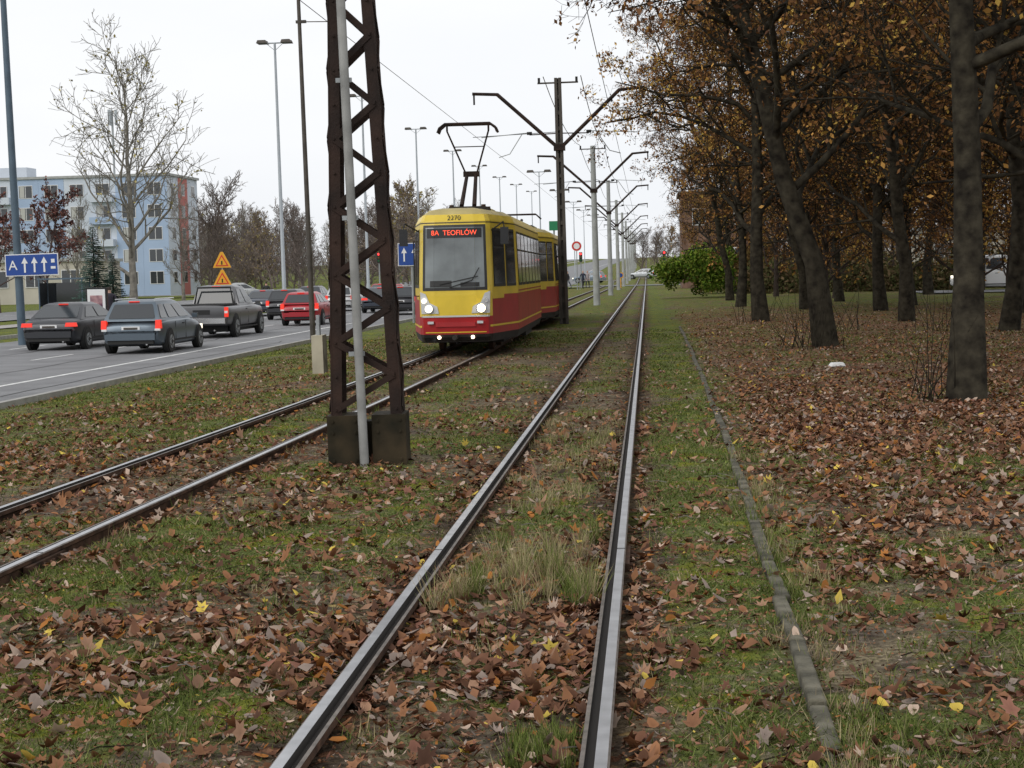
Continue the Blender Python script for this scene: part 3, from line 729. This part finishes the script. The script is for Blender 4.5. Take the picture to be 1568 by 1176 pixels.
# ------------------------------------------------------------ street lamps
def lamp(x,D,H,m=M_lampgrey,r=.11,dbl=True):
    b=MB();b.tube([(0,0,-.1),(0,0,1.2),(0,0,1.25),(0,0,H)],[r*1.25,r*1.25,r,r*.55],12,m)
    b.tube([(-.95,0,H),(.95,0,H)],.05,6,m); b.tube([(0,0,H-.5),(-.6,0,H)],.02,5,m);b.tube([(0,0,H-.5),(.6,0,H)],.02,5,m)
    for s in (-1,1):
        for yy in (-.25,.25): b.box((s*.82,yy,H+.08),(.70,.36,.20),M_darkpole,taper=.75)
    px,py=atx(x,D); return b.obj('street_lamp',(px,py,float(gz(px,py))),(0,-.006,0))
for D in (106,138,170,202,234,266,300,340): lamp(-24.4,D,17.6,r=.14)
for D in (150,185,220,255,300): lamp(-10.0,D,11.5,r=.08)
px,py=atx(-9.9,46.5)
b=MB();b.tube([(0,0,-.1),(0,0,11.5)],[.085,.05],10,M_darkpole);b.tube([(0,0,9.4),(1.3,0,9.35)],.015,5,M_darkpole);b.box((.05,0,9.4),(.3,.1,.08),M_darkpole)
b.obj('lamp_post',(px,py,-.3),(0,-.012,0))
lamp(-54,120,10,r=.07)
M_signb=mat('sign_blue',(.01,.06,.30),.4);M_signw=mat('sign_white',(.8,.8,.8),.4);M_signy=mat('sign_yellow',(.75,.36,.02),.4);M_signo=mat('sign_orange_red',(.6,.03,.02),.4)
x,y=bearing(36,52)
e=empty('lane_sign_post',(x,y,-.3),(0,-.012,0));b=MB();b.tube([(0,0,-.1),(0,0,13)],[.14,.09],12,M_bluegrey);b.obj('pole',parent=e)
b=MB();b.box((.55,-.2,2.55),(1.80,.04,.72),M_signw);b.box((.55,-.224,2.55),(1.74,.012,.66),M_signb)
def arrow(b,x,z,h,y,m):
    b.prism([(x-.03,z-h/2),(x+.03,z-h/2),(x+.03,z+h*.1),(x+.11,z+h*.1),(x,z+h/2),(x-.11,z+h*.1),(x-.03,z+h*.1)],y-.008,y,m)
for k in (.32,.65,.98): arrow(b,k,2.55,.5,-.233,M_signw)
b.prism([(1.22,2.6),(1.34,2.6),(1.34,2.72),(1.22,2.72)],-.24,-.232,M_signw);b.prism([(1.2,2.4),(1.36,2.4),(1.36,2.48),(1.2,2.48)],-.24,-.232,M_signw)
b.obj('lane_board',parent=e);text('A',.45,(-.08,-.24,2.53),(R(90),0,0),M_signw,e)
x,y=bearing(636,62);e=empty('lane_sign',(x,y,-.3));b=MB();b.tube([(0,0,0),(0,0,3.0)],.05,8,M_galv);b.box((-.05,-.08,2.75),(1.0,.03,.9),M_signw);b.box((-.05,-.1,2.75),(.94,.01,.84),M_signb)
arrow(b,-.3,2.75,.55,-.106,M_signw);arrow(b,.1,2.75,.55,-.106,M_signw);b.obj('board',parent=e)
x,y=bearing(346,84);e=empty('warning_sign',(x,y,-.25));b=MB();b.tube([(0,0,0),(0,0,3.0)],.035,8,M_galv)
for z0 in (1.55,2.5):
    b.prism([(-.50,z0+.02),(.50,z0+.02),(.42,z0+.20),(.07,z0+.86),(-.07,z0+.86),(-.42,z0+.20)],-.06,-.045,M_signy)
    b.prism([(-.36,z0+.10),(.36,z0+.10),(0,z0+.72)],-.075,-.062,M_signo);b.prism([(-.26,z0+.155),(.26,z0+.155),(0,z0+.60)],-.085,-.077,M_signy);b.box((0,-.092,z0+.28),(.07,.01,.2),M_black)
b.obj('panels',parent=e)

# ------------------------------------------------------------ vehicles
def car(name,x,D,col,kind='hatch',L=4.2,W=1.72,H=1.45,head=0,metal=.3,lit=True,z=-.385):
    px,py=atx(x,D)
    e=empty(name,(px,py,z+float(rise(py))),(0,0,head))
    P=mat(name+'_paint',col,.28,metal,spec=.6);hw=W/2
    belt={'hatch':.93,'sedan':.93,'pickup':1.10,'van':1.1}[kind]; hood=belt-.06
    b=MB()
    if kind=='pickup':
        st=[(0,.55,belt-.04,.94),(.05,.45,belt,.98),(.5,.40,belt,1),(1.5,.36,belt,1),(L-1.5,.36,belt,1),(L-1.2,.36,belt-.02,.99),(L-.3,.4,belt-.08,.95),(L-.05,.45,belt-.2,.88),(L,.5,belt-.35,.8)]
    else:
        st=[(0,.44,belt-.30,.80),(.04,.34,belt-.16,.88),(.16,.27,belt-.07,.94),(.40,.23,belt-.02,.98),(.9,.2,belt,1),(L*.5,.2,belt,1),(L-1.6,.2,belt,1),(L-1.15,.2,hood+.01,.99),(L-.7,.22,hood-.05,.965),(L-.3,.25,hood-.13,.90),(L-.08,.3,hood-.25,.80),(L,.38,hood-.38,.68)]
    rows=[]
    for yy,zb,zt,wf in st:
        w=hw*wf;zm=(zb+zt)/2
        rows.append([(-w*.86,yy,zb),(-w*.96,yy,zb+.06),(-w*.99,yy,zb+.2),(-w,yy,zm+.05),(-w*.985,yy,zt-.14),(-w*.955,yy,zt-.05),(-w*.90,yy,zt-.005),(-w*.6,yy,zt+.02),(0,yy,zt+.035),(w*.6,yy,zt+.02),(w*.90,yy,zt-.005),(w*.955,yy,zt-.05),(w*.985,yy,zt-.14),(w,yy,zm+.05),(w*.99,yy,zb+.2),(w*.96,yy,zb+.06),(w*.86,yy,zb)])
    n=17;vs=[v for r in rows for v in r];fs=[]
    for i in range(len(rows)-1):
        for j in range(n-1): fs.append((i*n+j,i*n+j+1,(i+1)*n+j+1,(i+1)*n+j))
        fs.append((i*n+n-1,i*n,(i+1)*n,(i+1)*n+n-1))
    fs.append(tuple(range(n))[::-1]);k=(len(rows)-1)*n;fs.append(tuple(k+j for j in range(n)));b.add(vs,fs,P)
    yb0,yt0,yt1,yb1={'hatch':(.10,.42,L-2.2,L-1.15),'sedan':(.50,1.25,L-2.2,L-1.15),'pickup':(1.75,1.98,L-2.3,L-1.35),'van':(.03,.12,L-1.4,L-.75)}[kind]
    wb=hw*.91;wt=hw*.70;z0=belt-.02;z1=H
    A=[(-wb,yb0,z0),(wb,yb0,z0),(wb,yb1,z0),(-wb,yb1,z0)];Tt=[(-wt,yt0,z1-.07),(wt,yt0,z1-.07),(wt,yt1,z1-.08),(-wt,yt1,z1-.08)]
    C=[(-wt*.8,yt0+.15,z1-.01),(wt*.8,yt0+.15,z1-.01),(wt*.8,yt1-.25,z1),(-wt*.8,yt1-.25,z1)]
    b.add(A+Tt+C,[(0,1,5,4),(1,2,6,5),(2,3,7,6),(3,0,4,7),(4,5,9,8),(5,6,10,9),(6,7,11,10),(7,4,8,11),(8,9,10,11)],P)
    b.obj('body',parent=e,bevel=.04,sharp=50)
    b=MB()
    def lerp(a,c,t):return tuple(a[i]+(c[i]-a[i])*t for i in range(3))
    def gl(a,b_,c,d,u0,u1,v0,v1,nrm,m=M_glass,off=.012):
        q=[]
        for (u,v) in ((u0+.015,v0),(u1-.015,v0),(u1,v0+.06),(u1,v1-.06),(u1-.02,v1),(u0+.02,v1),(u0,v1-.06),(u0,v0+.06)): p=lerp(lerp(a,b_,u),lerp(d,c,u),v);q.append(tuple(p[i]+nrm[i]*off for i in range(3)))
        b.add(q,[tuple(range(8))],m)
    gl(A[0],A[1],Tt[1],Tt[0],.07,.93,.14,.90,(0,-1,.3));gl(A[3],A[2],Tt[2],Tt[3],.05,.95,.1,.93,(0,1,.3))
    cuts={'hatch':[(.05,.24),(.29,.58),(.62,.93)],'sedan':[(.12,.46),(.51,.92)],'pickup':[(.06,.45),(.52,.92)],'van':[(.5,.72),(.75,.94)]}[kind]
    for u0,u1 in cuts: gl(A[1],A[2],Tt[2],Tt[1],u0,u1,.14,.88,(1,0,.3));gl(A[0],A[3],Tt[3],Tt[0],u0,u1,.14,.88,(-1,0,.3))
    b.obj('glass',parent=e)
    b=MB();rl=mat(name+'_taillight',(.40,.012,.012),.2,emit=(1,.05,.02),estr=.7 if lit else .08)
    zl=belt-.16
    for s in (-1,1):
        if kind=='hatch':
            b.box((s*hw*.875,.10,zl+.05),(.16,.16,.24),rl,taper=.85);b.box((s*hw*.86,.055,zl-.10),(.15,.1,.06),M_signw)
        elif kind=='pickup': b.box((s*hw*.92,.02,zl-.04),(.13,.08,.34),rl);b.box((s*hw*.92,.0,zl-.04),(.11,.06,.08),M_signw)
        else: b.box((s*hw*.76,.075,zl),(.36,.12,.12),rl,taper=.85)
        b.box((s*hw*.7,L-.1,hood-.25),(.3,.12,.14),M_hl2)
        b.box((s*(hw+.09),L-1.55,belt+.06),(.16,.1,.12),P)
        b.box((s*hw*.995,L*.47,belt-.14),(.02,.16,.03),M_black);b.box((s*hw*.995,L*.5,.34),(.02,L*.5,.05),M_black)
    pl=(0,.03,zl-.06) if kind!='pickup' else (0,-.02,.62)
    b.box(pl,(.52,.05,.11),M_signw);b.box((pl[0],pl[1]-.027,pl[2]),(.40,.004,.06),M_darkpole)
    if kind=='pickup': b.box((0,-.06,.60),(W*.9,.16,.18),M_chrome)
    else: b.box((0,-.015,.47),(W*.80,.14,.17),P);b.box((0,.01,.33),(W*.74,.12,.10),M_black)
    b.tube([(.45,-.03,.27),(.45,.15,.27)],.03,8,M_chrome)
    b.box((0,yt0-.0,H-.05),(.3,.05,.025),rl)
    if kind=='hatch' and L>4.4:
        for s in(-1,1): b.tube([(s*wt*.92,yt0+.1,H+.02),(s*wt*.92,yt1-.1,H+.02)],.018,6,M_chrome)
    if kind=='pickup':
        b.box((0,.95,belt+.05),(W*.86,1.5,.05),M_black); b.tube([(-hw*.75,1.62,belt),(-hw*.62,1.7,H-.08),(hw*.62,1.7,H-.08),(hw*.75,1.62,belt)],.035,8,M_black)
        b.box((0,-.012,belt-.2),(.6,.012,.16),M_black)
    if kind!='van':
        for yy in (L*.30,L*.52):
            for s in (-1,1): b.box((s*hw*.992,yy,.62),(.012,.012,.5),M_black)
    b.obj('trim',parent=e,bevel=.015)
    b=MB();wr=.31 if kind!='pickup' else .38
    for s in (-1,1):
        for yy in (.80 if kind!='pickup' else 1.0,L-.85):
            b.disc((s*(hw-.045),yy,wr+.02),(1,0,0),wr+.06,.11,M_black,22)
            b.disc((s*(hw-.06),yy,wr),(1,0,0),wr,.20,M_black,22);b.disc((s*(hw+.035),yy,wr),(1,0,0),wr*.62,.03,M_galv,14);b.disc((s*(hw+.05),yy,wr),(1,0,0),wr*.2,.02,M_black,8)
            for a in range(5):
                t=a*1.2566;b.box((s*(hw+.048),yy+math.cos(t)*wr*.42,wr+math.sin(t)*wr*.42),(.01,wr*.12,wr*.3),M_black,rot=Matrix.Rotation(-t+math.pi/2,3,'X'))
    b.box((0,L/2,.3),(W*.8,L*.8,.2),M_black)
    b.obj('wheels',parent=e); return e
car('estate_car',-14.3,43.5,(.12,.15,.18),'hatch',4.6,1.76,1.5,R(.5),metal=.5)
car('saloon_car',-17.9,47,(.04,.042,.048),'sedan',4.7,1.8,1.42,R(-1))
car('pickup_truck',-15.3,54,(.14,.14,.145),'pickup',5.3,1.9,1.82,metal=.6)
car('red_hatchback_car',-14.6,66,(.38,.02,.03),'hatch',3.9,1.68,1.42,metal=0)
cols=[(.04,.04,.045),(.05,.06,.08),(.6,.6,.6),(.5,.5,.5),(.06,.06,.07),(.3,.02,.02),(.08,.1,.14),(.4,.42,.44)]
for i,(x,D) in enumerate([(-12.6,80),(-14.8,86),(-13.2,93),(-18,92),(-14.9,104),(-18.2,112),(-12.6,108),(-14.9,120),(-18,134),(-12.6,126),(-14.8,140),(-18.1,160),(-21.5,100),(-21.4,125),(-12.4,150),(-14.9,165),(-17.6,76),(-20.8,84)]):
    car('car',x,D,cols[i%8],['hatch','sedan','van','hatch'][i%4],4.3,1.74,[1.48,1.42,1.9,1.5][i%4])
car('silver_estate_car',-40.5,150,(.5,.51,.5),'hatch',4.6,1.74,1.5,R(-40),z=-.23)
car('silver_car',1.2,235,(.5,.52,.54),'hatch',4.2,1.74,1.5,R(80),z=.1)
car('blue_car',-5.6,205,(.2,.25,.3),'hatch',4.2,1.74,1.5,R(70),z=.05)
x,y=bearing(1590,90);car('white_van',x,90,(.75,.75,.74),'van',4.8,1.9,2.0,R(80),z=.05,metal=0)
x,y=bearing(153,57);e=empty('poster_stand',(x,y,-.3));b=MB();b.box((0,0,.2),(.2,.2,.4),M_black);b.box((0,0,1.15),(.78,.16,1.2),M_blackg);b.box((0,-.085,1.15),(.66,.01,1.06),M_signw);b.box((0,-.093,1.10),(.46,.008,.72),mat('poster',(.16,.03,.12),.4,var=.5,scale=4,col2=(.5,.3,.3)));b.obj('frame',parent=e,bevel=.02)
x,y=bearing(104,100);e=empty('bus_shelter',(x,y,-.28));b=MB();b.box((0,0,2.2),(3.0,1.5,.1),M_bluegrey)
for sx in (-1.4,1.4):
    for sy in (-.7,.7): b.box((sx,sy,1.07),(.07,.07,2.16),M_bluegrey)
b.box((0,.7,1.2),(2.7,.02,1.5),M_glass);b.box((-1.4,0,1.2),(.02,1.3,1.5),M_glass);b.box((0,.4,.45),(2.4,.35,.05),M_bark2)
for sx in (-1,1): b.box((sx,.4,.2),(.05,.3,.45),M_black)
b.obj('frame',parent=e)
def tlight(x,y,H=3.2,c='red',nm='traffic_light'):
    b=MB();b.tube([(0,0,0),(0,0,H)],.06,8,M_galv);b.box((0,-.12,H-.1),(.32,.2,.95),M_black)
    for k,(cc) in enumerate(((.6,.02,.02),(.5,.3,.02),(.02,.4,.1))):
        lit=(k==0 and c=='red')or(k==2 and c=='green');b.disc((0,-.23,H+.2-.3*k),(0,1,0),.1,.03,mat('signal',tuple(v*.2 for v in cc) if not lit else cc,.4,emit=cc,estr=6 if lit else 0),12)
    b.obj(nm,(x,y,float(rise(y))))
tlight(-6.6,158);tlight(-9.6,150);tlight(-24,140,3.4);tlight(-2.9,160,3.2,'green');tlight(1.8,163)
b=MB();b.tube([(0,0,0),(0,0,4.2)],.04,8,M_galv);b.disc((0,-.06,3.9),(0,1,0),.45,.02,M_signw,24);b.disc((0,-.075,3.9),(0,1,0),.42,.02,M_signo,24);b.disc((0,-.09,3.9),(0,1,0),.27,.02,M_signw,24);b.obj('traffic_sign',(-6.2,140,0))
b=MB();b.tube([(0,0,0),(0,0,5.4)],.07,8,M_galv);b.box((0,-.1,5.1),(.7,.06,.7),mat('sign_green',(.01,.2,.08),.4));b.obj('tram_stop_sign',(-6.9,118,0))
b=MB();b.tube([(0,0,0),(0,0,1.4)],.05,8,M_signy);b.box((0,-.05,1.2),(.5,.04,.5),M_signy);b.disc((0,-.08,1.2),(0,1,0),.2,.02,M_signb,16);b.obj('keep_right_bollard',(-2.5,150,0))
b=MB()
for i in range(14):
    b.tube([(i*1.6,0,0),(i*1.6,0,1.0)],.03,6,M_galv)
b.tube([(0,0,1.0),(13*1.6,0,1.0)],.03,6,M_galv);b.tube([(0,0,.5),(13*1.6,0,.5)],.02,6,M_galv);b.obj('pedestrian_railing',(-24,150,-.25))

# ------------------------------------------------------------ buildings
M_wallw=mat('render_white',(.56,.61,.68),.9,var=.06,scale=.3);M_wallb=mat('render_blue',(.36,.46,.62),.9,var=.06,scale=.3);M_pipe=mat('panel_red',(.45,.15,.13),.8)
M_bei=mat('render_beige',(.48,.45,.38),.9,var=.1,scale=.5);M_frw=mat('window_frame_white',(.7,.7,.7),.5)
def block(name,x0,x1,y0,dep,H,storeys,colw,base=-.3,rot=0,wm=M_wallw,bands=True,wh=1.5,ww=1.7,roof=M_conc):
    W=x1-x0;e=empty(name,(x1,y0,base),(0,0,rot))
    b=MB();b.box((-W/2,dep/2,H/2),(W,dep,H),wm);b.obj('walls',parent=e)
    b=MB();b.box((-W/2,dep/2,H+.15),(W+.5,dep+.5,.3),roof)
    if storeys>2: b.box((-W*.3,dep/2,H+1.1),(4,3,1.6),wm);b.box((-W*.75,dep/2,H+1.1),(4,3,1.6),wm)
    b.obj('roof',parent=e)
    b=MB();bb=MB();n=int(W/colw);fh=(H-1.2)/storeys;rw=random.Random(5)
    M_cur=mat('curtain',(.45,.45,.42),.8)
    for i in range(n):
        cx=-(i+.5)*W/n
        if bands and i%4 in (0,1): bb.box((cx,-.02,H/2),(W/n-.02,.04,H-.1),M_wallb)
        for f in range(storeys):
            z=1.0+f*fh+fh*.5
            b.box((cx,-.05,z),(ww+.16,.06,wh+.16),M_frw);b.box((cx,-.075,z),(ww,.05,wh),M_glass);b.box((cx,-.1,z),(.07,.03,wh),M_frw)
            if rw.random()<.5: b.box((cx-ww*.27,-.104,z),(ww*.36,.01,wh*.96),M_cur)
            if bands and i%4==2:
                b.box((cx,-.5,z-wh*.5-.35),(W/n*.9,.9,.9),M_wallb if f%2 else M_wallw)
    for j in range(int(dep/4)):
        for f in range(storeys):
            z=1.0+f*fh+fh*.5;cy=(j+.5)*4;b.box((.03,cy,z),(.06,ww*.8,wh),M_frw);b.box((.06,cy,z),(.05,ww*.7,wh*.86),M_glass)
    b.obj('windows',parent=e)
    if bands: bb.box((.02,dep*.5,H/2),(.04,dep*.3,H-.2),M_pipe);bb.obj('colour_bands',parent=e)
    return e
x1,y1=bearing(266,200)
block('apartment_building',x1-75,x1,y1,12,15.3,5,3.4,rot=R(-2))
x1,y1=bearing(142,150);block('low_shop_building',x1-32,x1,y1,9,4.0,1,3.4,wm=M_bei,bands=False,wh=1.5)
x1,y1=bearing(1155,135);block('brick_house',x1-6,x1,y1,8,8.0,2,2.6,base=0,wm=mat('brick_brown',(.17,.10,.07),.9,var=.3,scale=2),bands=False,wh=1.3,ww=1.0,roof=M_darkpole)
x1,y1=bearing(1700,140);block('low_brick_building',x1-16,x1,y1,9,5,1,3,wm=M_bei,bands=False)
b=MB();b.tube([(0,0,0),(0,0,9)],.15,6,M_galv)
for k in range(3):
    t=k*2.09;b.box((math.cos(t)*.5,math.sin(t)*.5,8.2),(.3,.2,2),M_lampgrey)
x,y=bearing(187,206);b.obj('antenna_mast',(x,y,14.8))

# ------------------------------------------------------------ people
def person(name,u,D,walk,coat,trous,hair,head=0,z=0.0):
    E=[];s=1 if walk else .25
    V=[];Rr=[]
    def v(x,y,z_,r): V.append((x,y,z_));Rr.append(r);return len(V)-1
    pel=v(0,0,.93,.15);w=v(0,.0,1.08,.135);ch=v(0,.01,1.30,.165);sh=v(0,0,1.43,.11);nk=v(0,.0,1.52,.055);h1=v(0,.02,1.60,.085);h2=v(0,.015,1.69,.095);h3=v(0,.01,1.755,.06)
    E+=[(pel,w),(w,ch),(ch,sh),(sh,nk),(nk,h1),(h1,h2),(h2,h3)]
    ns=v(0,.115,1.655,.016);E.append((h2,ns))
    for sd in (-1,1):
        f=sd*s
        hp=v(sd*.09,0,.86,.10);kn=v(sd*.10,.22*f,.48,.062);an=v(sd*.10,.22*f-.12*(f<0)*1-.02,.09,.042);to=v(sd*.11,.22*f+.12,.04,.035);E+=[(pel,hp),(hp,kn),(kn,an),(an,to)]
        so=v(sd*.18,0,1.41,.07);el=v(sd*.25,-.12*f-.02,1.14,.05);wr=v(sd*.25,-.20*f+.08,.92,.034);pa=v(sd*.25,-.22*f+.10,.85,.032);E+=[(sh,so),(so,el),(el,wr),(wr,pa)]
        for k in range(4):
            a=v(sd*.25,-.22*f+.075+k*.018,.80,.010);c=v(sd*.243,-.22*f+.078+k*.018,.765-.004*abs(k-1.5),.008);E+=[(pa,a),(a,c)]
        a=v(sd*.235,-.22*f+.145,.825,.010);E.append((pa,a))
    me=bpy.data.meshes.new(name);me.from_pydata(V,E,[]);o=bpy.data.objects.new('tmp',me);scene.collection.objects.link(o)
    md=o.modifiers.new('s','SKIN');md.use_smooth_shade=True
    for i,r in enumerate(Rr): me.skin_vertices[0].data[i].radius=(r,r*.85 if i<4 else r)
    me.skin_vertices[0].data[0].use_root=True
    o.modifiers.new('ss','SUBSURF').levels=1
    dg=bpy.context.evaluated_depsgraph_get();m2=bpy.data.meshes.new_from_object(o.evaluated_get(dg));bpy.data.objects.remove(o)
    m2.materials.clear()
    for c in (mat(name+'_coat',coat,.8,var=.15),mat(name+'_trousers',trous,.8),mat('shoe',(.03,.03,.03),.6),mat('skin',(.5,.3,.22),.6),mat('hair',hair,.8)): m2.materials.append(c)
    for p in m2.polygons:
        c=p.center;zz=c.z
        k=0 if zz>.82 else 1
        if zz<.1:k=2
        if zz>1.5: k=3
        if zz>1.73 or (zz>1.6 and c.y<-.0):k=4
        if zz<.9 and abs(c.x)>.2 and zz>.7:k=3
        p.material_index=k
    x,y=bearing(u,D);m2.name=name;return place(m2,name,(x,y,z),(0,0,head))
person('pedestrian',172,58,False,(.04,.035,.05),(.03,.03,.04),(.03,.02,.015),R(30),-.28)
person('pedestrian',896,150,True,(.03,.035,.06),(.03,.03,.04),(.03,.02,.015),R(200),-.03)
person('pedestrian',903,153,True,(.35,.3,.3),(.02,.02,.03),(.1,.06,.03),R(170),-.03)
person('pedestrian',873,156,True,(.02,.02,.025),(.04,.05,.08),(.03,.02,.015),R(90),-.03)
person('pedestrian',412,100,False,(.03,.03,.03),(.03,.03,.03),(.03,.02,.02),R(20),-.3)
b=MB();x,y=atx(3.0,25);b.box((x,y,.05),(.28,.14,.07),M_white,rot=.3,taper=.7);b.obj('litter_bag',bevel=.02)

# ------------------------------------------------------------ world, sun, camera
w=bpy.data.worlds.new('World');scene.world=w;w.use_nodes=True;nt=w.node_tree;bg=nt.nodes['Background']
sky=nt.nodes.new('ShaderNodeTexSky');sky.sky_type='NISHITA';sky.sun_disc=False;sky.sun_elevation=R(38);sky.sun_rotation=R(215);sky.dust_density=4
hs=nt.nodes.new('ShaderNodeHueSaturation');hs.inputs['Saturation'].default_value=.12;nt.links.new(sky.outputs[0],hs.inputs['Color'])
tc=nt.nodes.new('ShaderNodeTexCoord');mp=nt.nodes.new('ShaderNodeMapping');mp.inputs['Scale'].default_value=(1,1,3.5);nt.links.new(tc.outputs['Generated'],mp.inputs[0])
no=nt.nodes.new('ShaderNodeTexNoise');no.inputs['Scale'].default_value=2.2;no.inputs['Detail'].default_value=5;nt.links.new(mp.outputs[0],no.inputs['Vector'])
cr=nt.nodes.new('ShaderNodeValToRGB');cr.color_ramp.elements[0].position=.3;cr.color_ramp.elements[0].color=(8.0,8.25,8.6,1);cr.color_ramp.elements[1].position=.7;cr.color_ramp.elements[1].color=(9.0,9.1,9.25,1)
nt.links.new(no.outputs['Fac'],cr.inputs['Fac'])
mx=nt.nodes.new('ShaderNodeMix');mx.data_type='RGBA';mx.inputs[0].default_value=.92;nt.links.new(hs.outputs[0],mx.inputs[6]);nt.links.new(cr.outputs[0],mx.inputs[7])
nt.links.new(mx.outputs[2],bg.inputs['Color']);bg.inputs['Strength'].default_value=.118
sl=bpy.data.lights.new('sun','SUN');sl.energy=.9;sl.angle=R(35);sl.color=(1,.96,.9);so=bpy.data.objects.new('sun',sl);scene.collection.objects.link(so)
so.rotation_euler=(R(52),0,R(-35))
cd=bpy.data.cameras.new('camera');cam=bpy.data.objects.new('camera',cd);scene.collection.objects.link(cam);scene.camera=cam
cd.sensor_width=36;cd.lens=36*2400/1568;cd.clip_end=6000;cd.clip_start=.05
M=Matrix.Translation((0,0,CAMH))@Matrix.Rotation(YAW,4,'Z')@Matrix.Rotation(R(90-4.04),4,'X')@Matrix.Rotation(R(-1.3),4,'Z')
cam.matrix_world=M
scene.view_settings.view_transform='Standard';scene.view_settings.look='None';scene.view_settings.exposure=0
print('objects',len(scene.objects))
